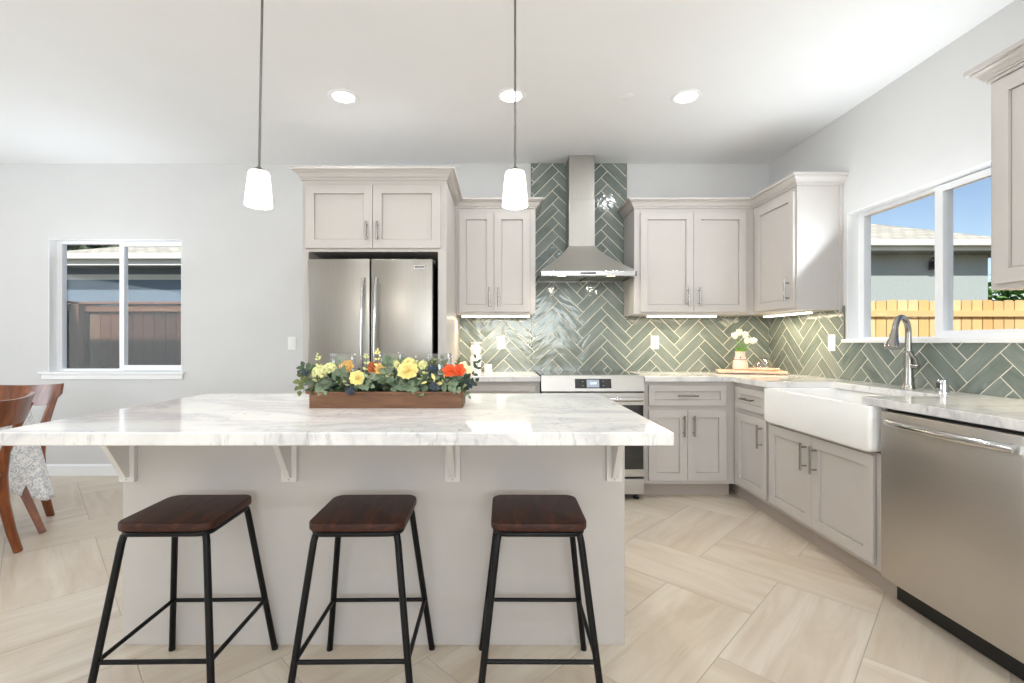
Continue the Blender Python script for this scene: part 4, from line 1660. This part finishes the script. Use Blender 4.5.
def sprig(pts, mt, n, ln, wd, name='eucalyptus_sprig', seed=0, sides=2):
    rg = random.Random(seed)
    b = MB()
    pts = [Vector(p) for p in pts]

    def at(t):
        f = t * (len(pts) - 1)
        i = min(int(f), len(pts) - 2)
        return pts[i].lerp(pts[i + 1], f - i)
    for k in range(n):
        t = 0.18 + 0.82 * k / (n - 1)
        p = at(t)
        d = (at(min(1, t + 0.05)) - at(max(0, t - 0.05))).normalized()
        for s_ in ((-1, 1) if k < n - 1 else (0,)):
            sd_ = d.cross(Vector((0.1, -1, 0.25))).normalized() * s_
            dr_ = d * 0.55 + sd_ * 0.9 + Vector((rg.uniform(-0.25, 0.25), rg.uniform(-0.5, 0.1), rg.uniform(-0.2, 0.25)))
            kf = (1.0 - 0.35 * t) * rg.uniform(0.85, 1.15)
            leaf(b, p, dr_, Vector((rg.uniform(-0.4, 0.4), -1, rg.uniform(0.1, 0.9))), ln * kf, wd * kf, rg.uniform(0, 0.3))
    o = b.build(name, M[mt], R, smooth=True, recalc=False)
    MB().tube(pts, 0.0013, 6).build('stem', M['stemgreen'], o)
    return o


yq = 1.86
sprig([P(325, 388, 1.88), P(312, 378, 1.87), P(303, 376, 1.86), P(299, 384, 1.86), P(300, 391, 1.86)], 'olive', 6, 0.034, 0.026, seed=1)
sprig([P(325, 386, 1.88), P(314, 371, 1.87), P(304, 366, 1.865), P(300, 370, 1.86)], 'eucdark', 6, 0.030, 0.024, seed=2)
sprig([P(322, 384, 1.87), P(320, 372, 1.87), P(318, 360, 1.87), P(318, 355, 1.87)], 'limepetal', 6, 0.018, 0.010, name='yellow_sprig', seed=3)
sprig([P(320, 380, 1.85), P(322, 386, 1.835), P(325, 391, 1.82)], 'euc', 4, 0.042, 0.028, seed=4)
sprig([P(336, 384, 1.86), P(341, 374, 1.85), P(347, 372, 1.84)], 'euc', 4, 0.040, 0.034, seed=5)
sprig([P(362, 384, 1.87), P(366, 370, 1.86), P(367, 358, 1.86), P(366, 355, 1.86)], 'limepetal', 6, 0.018, 0.011, name='yellow_sprig', seed=6)
sprig([P(376, 382, 1.87), P(378, 366, 1.86), P(377, 354, 1.86), P(378, 351, 1.86)], 'yellow', 6, 0.017, 0.011, name='yellow_sprig', seed=7)
sprig([P(384, 386, 1.86), P(386, 374, 1.85), P(388, 364, 1.85), P(388, 360, 1.85)], 'euc', 5, 0.038, 0.036, seed=8)
sprig([P(390, 388, 1.85), P(396, 384, 1.83), P(402, 385, 1.82)], 'euc', 4, 0.040, 0.036, seed=9)
sprig([P(418, 386, 1.85), P(413, 387, 1.83), P(408, 388, 1.82)], 'euc', 4, 0.038, 0.034, seed=10)
sprig([P(410, 380, 1.87), P(414, 366, 1.87), P(416, 358, 1.87)], 'limepetal', 5, 0.018, 0.010, name='yellow_sprig', seed=11)
sprig([P(425, 384, 1.87), P(426, 370, 1.87), P(424, 362, 1.87)], 'limepetal', 5, 0.018, 0.012, name='yellow_sprig', seed=12)
sprig([P(446, 386, 1.86), P(440, 380, 1.84), P(433, 380, 1.83), P(427, 382, 1.83)], 'yellow', 3, 0.036, 0.014, name='yellow_sprig', seed=13)
sprig([P(455, 384, 1.87), P(458, 368, 1.87), P(459, 360, 1.87)], 'olive', 6, 0.022, 0.013, seed=14)
sprig([P(455, 388, 1.86), P(464, 386, 1.85), P(470, 384, 1.84), P(476, 381, 1.84)], 'eucdark', 5, 0.032, 0.026, seed=15)
sprig([P(462, 384, 1.88), P(472, 376, 1.88), P(478, 366, 1.88), P(476, 358, 1.88)], 'eucdark', 5, 0.030, 0.016, seed=16)
sprig([P(460, 388, 1.85), P(466, 392, 1.84), P(469, 396, 1.84)], 'euc', 3, 0.020, 0.014, seed=17)
sprig([P(440, 384, 1.85), P(450, 386, 1.83), P(458, 388, 1.82)], 'euc', 4, 0.036, 0.022, seed=18)
sprig([P(354, 384, 1.86), P(362, 384, 1.83), P(371, 386, 1.82)], 'euc', 4, 0.038, 0.030, seed=19)
sprig([P(440, 378, 1.88), P(446, 366, 1.88), P(443, 359, 1.88)], 'euc', 4, 0.030, 0.026, seed=20)
sprig([P(392, 378, 1.90), P(396, 364, 1.90), P(402, 360, 1.90)], 'euc', 4, 0.030, 0.028, seed=21)
sprig([P(336, 378, 1.90), P(342, 366, 1.90), P(340, 360, 1.90)], 'euc', 4, 0.030, 0.024, seed=22)


def bloom(u, v, y, r, mt, name, seed, layers=3, petals=7, core=None, face=(0, -1, 0.45)):
    rg = random.Random(seed)
    c = P(u, v, y)
    n = Vector(face).normalized()
    q = n.to_track_quat('Z', 'Y').to_matrix()
    b = MB()
    for L_ in range(layers):
        rr = r * (1 - 0.27 * L_)
        el = 0.15 + 0.35 * L_
        for k in range(petals):
            a = 2 * PI * (k + 0.5 * L_) / petals + rg.uniform(-0.12, 0.12)
            d = q @ Vector((math.cos(a) * math.cos(el), math.sin(a) * math.cos(el), math.sin(el)))
            leaf(b, c + n * (0.002 * L_), d, n, rr * rg.uniform(0.9, 1.08), rr * 0.95, -0.12, 4, 1.15)
    o = b.build(name, M[mt], R, smooth=True, recalc=False)
    b = MB()
    b.sphere(c + n * 0.006, r * 0.24, 10, 6)
    b.build('flower_centre', M[core or mt], o, smooth=True)
    return o


def cluster(u, v, y, r, mt, name, seed, n=22, fr_=0.011):
    rg = random.Random(seed)
    c = P(u, v, y)
    b = MB()
    for k in range(n):
        z = 1 - 1.4 * (k + 0.5) / n
        a = k * 2.39996
        s_ = math.sqrt(max(0, 1 - z * z))
        nn = Vector((s_ * math.cos(a), s_ * math.sin(a), z))
        p = c + nn * r
        q = nn.to_track_quat('Z', 'Y').to_matrix()
        for j in range(4):
            aa = j * PI / 2 + rg.uniform(-0.3, 0.3)
            leaf(b, p, q @ Vector((math.cos(aa), math.sin(aa), 0.25)), nn, fr_ * rg.uniform(0.9, 1.15), fr_ * 0.9, 0.0, 3, 1.0)
    return b.build(name, M[mt], R, smooth=True, recalc=False)


cluster(320, 373, 1.855, 0.027, 'limepetal', 'hydrangea', 1, 34)
cluster(330, 370, 1.87, 0.026, 'limepetal', 'hydrangea', 2, 30)
bloom(347, 367, 1.875, 0.032, 'amber', 'amber_flower', 3, 2, 6)
bloom(357.5, 378.5, 1.825, 0.034, 'yellow', 'yellow_flower', 4, 4, 8, 'amber')
bloom(373, 368, 1.865, 0.026, 'rust', 'rust_flower', 5, 2, 6)
bloom(381, 369, 1.86, 0.026, 'amber', 'amber_flower', 6, 2, 6)
cluster(394, 366, 1.88, 0.022, 'limepetal', 'hydrangea', 7, 22)
bloom(408, 371, 1.83, 0.042, 'yellow', 'yellow_flower', 8, 4, 10, 'amber')
cluster(409, 365, 1.88, 0.026, 'yellow', 'hydrangea', 9, 26)
cluster(423, 366, 1.88, 0.018, 'limepetal', 'hydrangea', 10, 18)
cluster(435, 364, 1.89, 0.022, 'olive', 'hydrangea', 11, 20)
bloom(449.5, 371, 1.84, 0.030, 'orange', 'orange_flower', 12, 3, 6)
bloom(459, 371, 1.845, 0.030, 'orange', 'orange_flower', 13, 3, 6)
bloom(463, 366.5, 1.86, 0.022, 'cream', 'cream_flower', 14, 3, 6)
bloom(469.5, 370, 1.865, 0.020, 'cream', 'cream_flower', 15, 2, 6)


def thistle(u, v, y, r, seed):
    rg = random.Random(seed)
    c = P(u, v, y)
    b = MB()
    b.sphere(c, r * 0.5, 10, 8)
    for k in range(44):
        z = 1 - 2 * (k + 0.5) / 44
        a = k * 2.39996
        s_ = math.sqrt(1 - z * z)
        nn = Vector((s_ * math.cos(a), s_ * math.sin(a), z))
        b.tube([c + nn * r * 0.4, c + nn * r * rg.uniform(0.85, 1.1)], [r * 0.09, r * 0.02], 5)
    b.build('thistle_head', M['thistle'], R, recalc=True)


thistle(432, 369, 1.85, 0.026, 1)
thistle(434, 386, 1.815, 0.024, 2)
thistle(350.5, 390.5, 1.815, 0.024, 3)
thistle(304.5, 373, 1.86, 0.018, 4)
thistle(469, 384, 1.835, 0.020, 5)

# glass cylinders standing in the trough
gl = None
for u_, lab in ((343.2, 'clear glass cylinder in the trough among the lime blossoms at its fridge end'),
                (391.2, 'clear glass cylinder at the middle of the flower trough'),
                (439.3, 'clear glass cylinder in the trough behind the orange flowers')):
    x = (u_ - 501) * 1.915 / 470
    if gl is None:
        b = MB()
        b.lathe([(0, 0.0), (0.047, 0.0), (0.049, 0.003), (0.0495, 0.165), (0.0485, 0.167), (0.0470, 0.165), (0.0465, 0.012), (0, 0.010)], (0, 0, 0), 36)
        gl = b.build('glass_cylinder', M['glass'], None, smooth=True)
        q = gl
    else:
        q = gl.copy()
        COL.objects.link(q)
    q.location = (x, 1.915, 0.9585)
    tag(q, lab, 'glass', 'glass cylinders in the flower trough')

# ================================================================== DINING TABLE, CLOTH, CHAIRS
R = thing('dining_table', 'brown wooden dining table mostly hidden by its patterned cloth', 'table', (-3.7, 2.53, 0))
tx0, tx1, ty0, ty1 = -4.5, -2.945, 2.08, 2.935
b = MB()
b.prism([(tx0, ty0), (tx1, ty0), (tx1, ty1), (tx0, ty1)], 0.715, 0.745, 0.004)
b.build('tabletop', M['chairwood'], R)
b = MB()
b.box(tx0 + 0.08, tx1 - 0.07, ty0 + 0.08, ty0 + 0.1, 0.645, 0.715).box(tx0 + 0.08, tx1 - 0.07, ty1 - 0.1, ty1 - 0.08, 0.645, 0.715)
b.box(tx0 + 0.08, tx0 + 0.1, ty0 + 0.08, ty1 - 0.08, 0.645, 0.715).box(tx1 - 0.09, tx1 - 0.07, ty0 + 0.08, ty1 - 0.08, 0.645, 0.715)
b.build('apron', M['chairwood'], R)
for sx, sy in ((1, 1), (1, -1), (-1, 1), (-1, -1)):
    cx_ = tx1 if sx > 0 else tx0
    cy_ = ty1 if sy > 0 else ty0
    top_ = Vector((cx_ - sx * 0.14, cy_ - sy * 0.10, 0.712))
    bot_ = Vector((cx_ + sx * 0.128, cy_ - sy * 0.045, 0.0))
    b = MB()
    b.tube([top_, top_.lerp(bot_, 0.4), bot_], [0.036, 0.034, 0.024], 4)
    b.build('leg', M['chairwood'], R)

b = MB()
ztc = 0.747


def cloth_pt(s, t):
    """s runs along the cloth's hanging edge, around the table corner; t runs down the drop"""
    L1, L2 = 0.62, 0.62
    tot = L1 + L2
    d = s * tot - L1
    fold = 0.016 * math.sin(s * 41) + 0.01 * math.sin(s * 23 + 1)
    if d < 0:
        p = Vector((tx1, ty1 + d, 0))
        nrm = Vector((1, 0, 0))
    else:
        p = Vector((tx1 - d, ty1, 0))
        nrm = Vector((0, 1, 0))
    k = math.exp(-(d / 0.12) ** 2)
    nrm = (nrm * (1 - 0.6 * k) + Vector((1, 0.35, 0)).normalized() * (0.6 * k)).normalized()
    drop = 0.44 + 0.13 * k
    z = ztc - drop * t
    out = 0.006 + (0.02 + fold) * t + 0.075 * k * t
    return p + nrm * out + Vector((0, 0, z))


b.grid(lambda u, v: cloth_pt(u, v), 72, 18)
b.grid(lambda u, v: Vector((tx1 - 0.62 + 0.626 * u, ty1 - 0.62 + 0.626 * v, ztc)), 6, 6)
bmesh.ops.remove_doubles(b.bm, verts=b.bm.verts, dist=0.004)
# rolled hem fold near the lower corner
o = b.build('tablecloth', M['cloth'], None, smooth=True)
sm = o.modifiers.new('thickness', 'SOLIDIFY')
sm.thickness = 0.002
tag(o, 'white tablecloth with blue grey floral print hanging off the table corner', 'tablecloth')


def make_chair():
    """local frame: sitter faces +y, back at -y"""
    root = thing('dining_chair', 'x', 'chair', (0, 0, 0), 0, 'brown dining chairs')
    b = MB()
    pts = rounded_rect(0.225, 0.215, 0.05, 5)
    b.prism([(p[0] * (0.92 + 0.12 * (p[1] + 0.215) / 0.43), p[1]) for p in pts], 0.435, 0.465, 0.008, 3)
    b.build('seat', M['chairwood'], root, smooth=True, local=True)
    b = MB()
    b.box(-0.18, 0.18, 0.155, 0.175, 0.375, 0.435).box(-0.18, 0.18, -0.19, -0.17, 0.375, 0.435)
    b.box(-0.19, -0.17, -0.19, 0.175, 0.375, 0.435).box(0.17, 0.19, -0.19, 0.175, 0.375, 0.435)
    b.build('seat_rail', M['chairwood'], root, local=True)
    for sx in (-1, 1):
        b = MB()
        b.tube([(sx * 0.18, 0.165, 0.44), (sx * 0.19, 0.18, 0.2), (sx * 0.2, 0.195, 0.0)], [0.027, 0.025, 0.019], 4)
        b.build('leg', M['chairwood'], root, local=True)
        b = MB()
        pp = [(0.212, -0.262, 0.0), (0.205, -0.232, 0.12), (0.197, -0.205, 0.28), (0.194, -0.195, 0.43), (0.195, -0.21, 0.56), (0.201, -0.262, 0.70), (0.208, -0.322, 0.838)]
        b.tube([(sx * p[0], p[1], p[2]) for p in pp], [0.025, 0.028, 0.031, 0.033, 0.029, 0.025, 0.019], 10, flat=(0.72, 1.0))
        b.build('leg', M['chairwood'], root, smooth=True, local=True)
    b = MB()

    def rail(u, v, side):
        a = (u - 0.5) * 2
        x = a * 0.262
        zt_ = 0.872 + 0.016 * a * a
        zb_ = 0.735 + 0.085 * max(0, abs(a) - 0.45) ** 1.5 / 0.55 ** 1.5
        z = zb_ + (zt_ - zb_) * v
        y = -0.362 + 0.085 * a * a - 0.03 * (z - 0.75) / 0.13 + side
        return (x, y, z)
    nu, nv = 24, 4
    b.grid(lambda u, v: rail(u, v, 0.022), nu, nv)
    b.grid(lambda u, v: rail(u, v, 0.0), nu, nv)
    b.grid(lambda u, v: rail(u, 1.0, 0.022 * v), nu, 1)
    b.grid(lambda u, v: rail(u, 0.0, 0.022 * v), nu, 1)
    b.grid(lambda u, v: rail(0.0, u, 0.022 * v), nv, 1)
    b.grid(lambda u, v: rail(1.0, u, 0.022 * v), nv, 1)
    bmesh.ops.remove_doubles(b.bm, verts=b.bm.verts, dist=1e-4)
    b.build('backrest', M['chairwood'], root, smooth=True, local=True)
    return root


ch = make_chair()
ch['label'] = 'brown wooden chair seen from behind at the table end nearest the island'
# faces -x: rear foot on the +y side stands at (-2.695, 2.625)
a = math.radians(90 + 12)


def place_by_foot(o, ang, foot, local):
    c, s = math.cos(ang), math.sin(ang)
    o.location = (foot[0] - (c * local[0] - s * local[1]), foot[1] - (s * local[0] + c * local[1]), 0)
    o.rotation_euler = (0, 0, ang)


place_by_foot(ch, a, (-2.695, 2.625), (0.212, -0.262))
c2 = copy_tree(ch)
c2['label'] = 'brown wooden chair facing the camera across the table by the window wall'
place_by_foot(c2, math.radians(180 + 8), (-3.04, 3.172), (-0.212, -0.262))

# ================================================================== OUTSIDE
GZ = -0.12
b = MB()
b.box(-14, 16, YB + 0.14, 22, GZ - 0.1, GZ)
struct(b.build('ground', M['ground']))


def board_fence(name, label, A, B_, z1, bw, mat, railmat, side, rails, cap=False, dogear=False, seed=1):
    """boards from A to B; 'side' is the unit normal towards the rails"""
    rg = random.Random(seed)
    A, B_ = Vector((A[0], A[1], 0)), Vector((B_[0], B_[1], 0))
    L_ = (B_ - A).length
    d = (B_ - A) / L_
    n_ = Vector((side[0], side[1], 0))
    R = thing(name, label, 'fence', (A.x, A.y, GZ))
    b = MB()
    k = int(L_ / bw)
    Mx = Matrix((((d.x), n_.x, 0, A.x), (d.y, n_.y, 0, A.y), (0, 0, 1, 0), (0, 0, 0, 1)))
    for i in range(k):
        x0 = i * bw + 0.002
        x1 = (i + 1) * bw - (0.010 if dogear else 0.004)
        zt_ = z1 + rg.uniform(-0.008, 0.008)
        if dogear:
            e = 0.022
            pr_ = [(x0, GZ), (x1, GZ), (x1, zt_ - e), (x1 - e, zt_), (x0 + e, zt_), (x0, zt_ - e)]
            b.prism(pr_, 0, 0.018, mat=Mx @ Matrix.Rotation(PI / 2, 4, 'X'))
        else:
            b.box(x0, x1, -0.018, 0, GZ, zt_, mat=Mx)
    b.build('boards', M[mat], R)
    for z in rails:
        MB().box(0, L_, 0.001, 0.04, z - 0.04, z + 0.04, mat=Mx).build('rail', M[railmat], R)
    if cap:
        MB().box(0, L_, -0.06, 0.075, z1 + 0.006, z1 + 0.036, 0.003, mat=Mx).build('cap_rail', M[railmat], R)
    x = L_ + 1 if dogear else 0.05
    while x < L_:
        MB().box(x - 0.045, x + 0.045, 0.04, 0.13, GZ, z1 + (0.0 if cap else -0.05), mat=Mx).build('post', M[railmat], R)
        x += 2.4
    return R


board_fence('board_fence', 'dark brown board fence seen through the window by the dining chairs', (-5.62, 6.25), (1.4, 6.25), 1.665, 0.145, 'browfence', 'railbrown', (0, -1), (1.615, 0.25), cap=True, seed=2)
board_fence('board_fence', 'dark brown side fence meeting the post outside the dining window', (-5.62, 6.2), (-5.62, 3.2), 1.665, 0.145, 'browfence', 'railbrown', (1, 0), (1.615, 0.25), cap=True, seed=3)
board_fence('board_fence', 'light cedar picket fence outside the sink window', (3.0, 6.25), (11.5, 6.25), 1.725, 0.142, 'cedar', 'cedarrail', (0, -1), (1.548, 0.55), dogear=True, seed=4)


def roof_quad(b, pts):
    bm = b.bm
    vs = [bm.verts.new(p) for p in pts]
    bm.faces.new(vs)


def house(name, label, x0, x1, yw, wallmat, ze0, ze1, oh, slope, hip_left, hip_right, band=None, depth=7.0):
    R = thing(name, label, 'house', ((x0 + x1) / 2, yw, GZ))
    MB().box(x0, x1, yw, yw + depth, GZ, ze0).build('wall', M[wallmat], R)
    ex0, ex1, ey = x0 - oh, x1 + oh, yw - oh
    b = MB()
    b.box(ex0, ex1, ey, yw + depth + oh, ze0 - 0.01, ze0 + 0.02)
    b.build('soffit', M['soffit'], R)
    b = MB()
    b.box(ex0, ex1, ey - 0.02, ey, ze0 - 0.02, ze1)
    b.box(ex0 - 0.02, ex0, ey - 0.02, yw + depth, ze0 - 0.02, ze1).box(ex1, ex1 + 0.02, ey - 0.02, yw + depth, ze0 - 0.02, ze1)
    b.build('fascia', M['exttrim'], R)
    b = MB()
    b.box(ex0 - 0.05, ex1 + 0.05, ey - 0.11, ey - 0.02, ze1 - 0.10, ze1 + 0.005, 0.015)
    b.build('gutter', M['exttrim'], R)
    rise = slope * (depth / 2 + oh)
    half = depth / 2 + oh
    bm = bmesh.new()
    uvl = bm.loops.layers.uv.new('UVMap')
    lx = ex0 + half
    rx = ex1 - half
    zr = ze1 + rise
    ym_ = ey + half
    yb_ = yw + depth + oh
    fs = [[(ex0, ey, ze1), (ex1, ey, ze1), (rx, ym_, zr), (lx, ym_, zr)],
          [(ex1, yb_, ze1), (ex0, yb_, ze1), (lx, ym_, zr), (rx, ym_, zr)],
          [(ex0, yb_, ze1), (ex0, ey, ze1), (lx, ym_, zr)],
          [(ex1, ey, ze1), (ex1, yb_, ze1), (rx, ym_, zr)]]
    for q in fs:
        vs = [bm.verts.new(p) for p in q]
        f = bm.faces.new(vs)
        for lp in f.loops:
            c = lp.vert.co
            if abs(f.normal.y) > abs(f.normal.x) or len(q) == 4:
                lp[uvl].uv = (c.x, abs(c.y - ey) * 1.08)
            else:
                lp[uvl].uv = (c.y, abs(c.x - ex0) * 1.08)
    off = Vector(R.location)
    for v in bm.verts:
        v.co -= off
    me = bpy.data.meshes.new('roof')
    bm.to_mesh(me)
    bm.free()
    me.materials.append(M['shingle'])
    o = bpy.data.objects.new('roof', me)
    COL.objects.link(o)
    o.parent = R
    if band:
        MB().box(x0, x1, yw - 0.025, yw, band[0], band[1]).build('trim_band', M['exttrim'], R)
    return R


house('neighbor_house', 'blue grey stucco house with white trim behind the dark brown fence', -8.38, 2.5, 8.95, 'bluestucco', 2.585, 2.765, 0.40, 0.34, True, True, band=(2.355, 2.455))
house('neighbor_house', 'pale stucco house with shingled hip roof behind the cedar fence', 4.2, 8.65, 8.35, 'palestucco', 2.745, 2.89, 0.36, 0.44, True, True, depth=4.6)
R = thing('wall_lantern', 'small dark lantern on the pale stucco house wall', 'lantern', (7.62, 8.33, 2.42))
MB().box(7.585, 7.655, 8.22, 8.335, 2.45, 2.60, 0.01).build('case', M['black'], R)
MB().tube([(7.62, 8.345, 2.62), (7.62, 8.28, 2.66), (7.62, 8.26, 2.60)], 0.012, 8).build('arm', M['black'], R)


def tree(name, label, x, y, z0, zc, r, mat, n, seed, ls=0.16):
    rg = random.Random(seed)
    R = thing(name, label, 'tree', (x, y, z0))
    MB().tube([(x, y, z0), (x + 0.05, y, z0 + (zc - z0) * 0.5), (x, y, zc)], [0.14, 0.11, 0.05], 8).build('trunk', M['bark'], R, smooth=True)
    b = MB()
    for k in range(n):
        a = rg.uniform(0, 2 * PI)
        zz = rg.uniform(-1, 1)
        s_ = math.sqrt(1 - zz * zz)
        rr = r * rg.uniform(0.55, 1.0) * (1 + 0.25 * mnoise.noise(Vector((a * 1.5, zz * 2, seed))))
        p = Vector((x + rr * s_ * math.cos(a), y + rr * s_ * math.sin(a), zc + rr * 0.8 * zz))
        leaf(b, p, Vector((rg.uniform(-1, 1), rg.uniform(-1, 1), rg.uniform(-0.8, 0.6))), Vector((rg.uniform(-1, 1), rg.uniform(-1, 1), 1)), ls * rg.uniform(0.7, 1.3), ls * 0.6, 0.2, 3)
    b.build('foliage', M[mat], R, recalc=False)['kind'] = 'stuff'
    return R


tree('tree', 'dark leafy tree rising behind the blue grey house', -10.6, 13.2, GZ, 3.9, 1.9, 'leafdark', 1500, 5, 0.3)
tree('tree', 'green bushy tree behind the cedar fence beside the pale house', 11.0, 9.5, GZ, 1.95, 1.05, 'leafgreen', 1700, 6, 0.16)
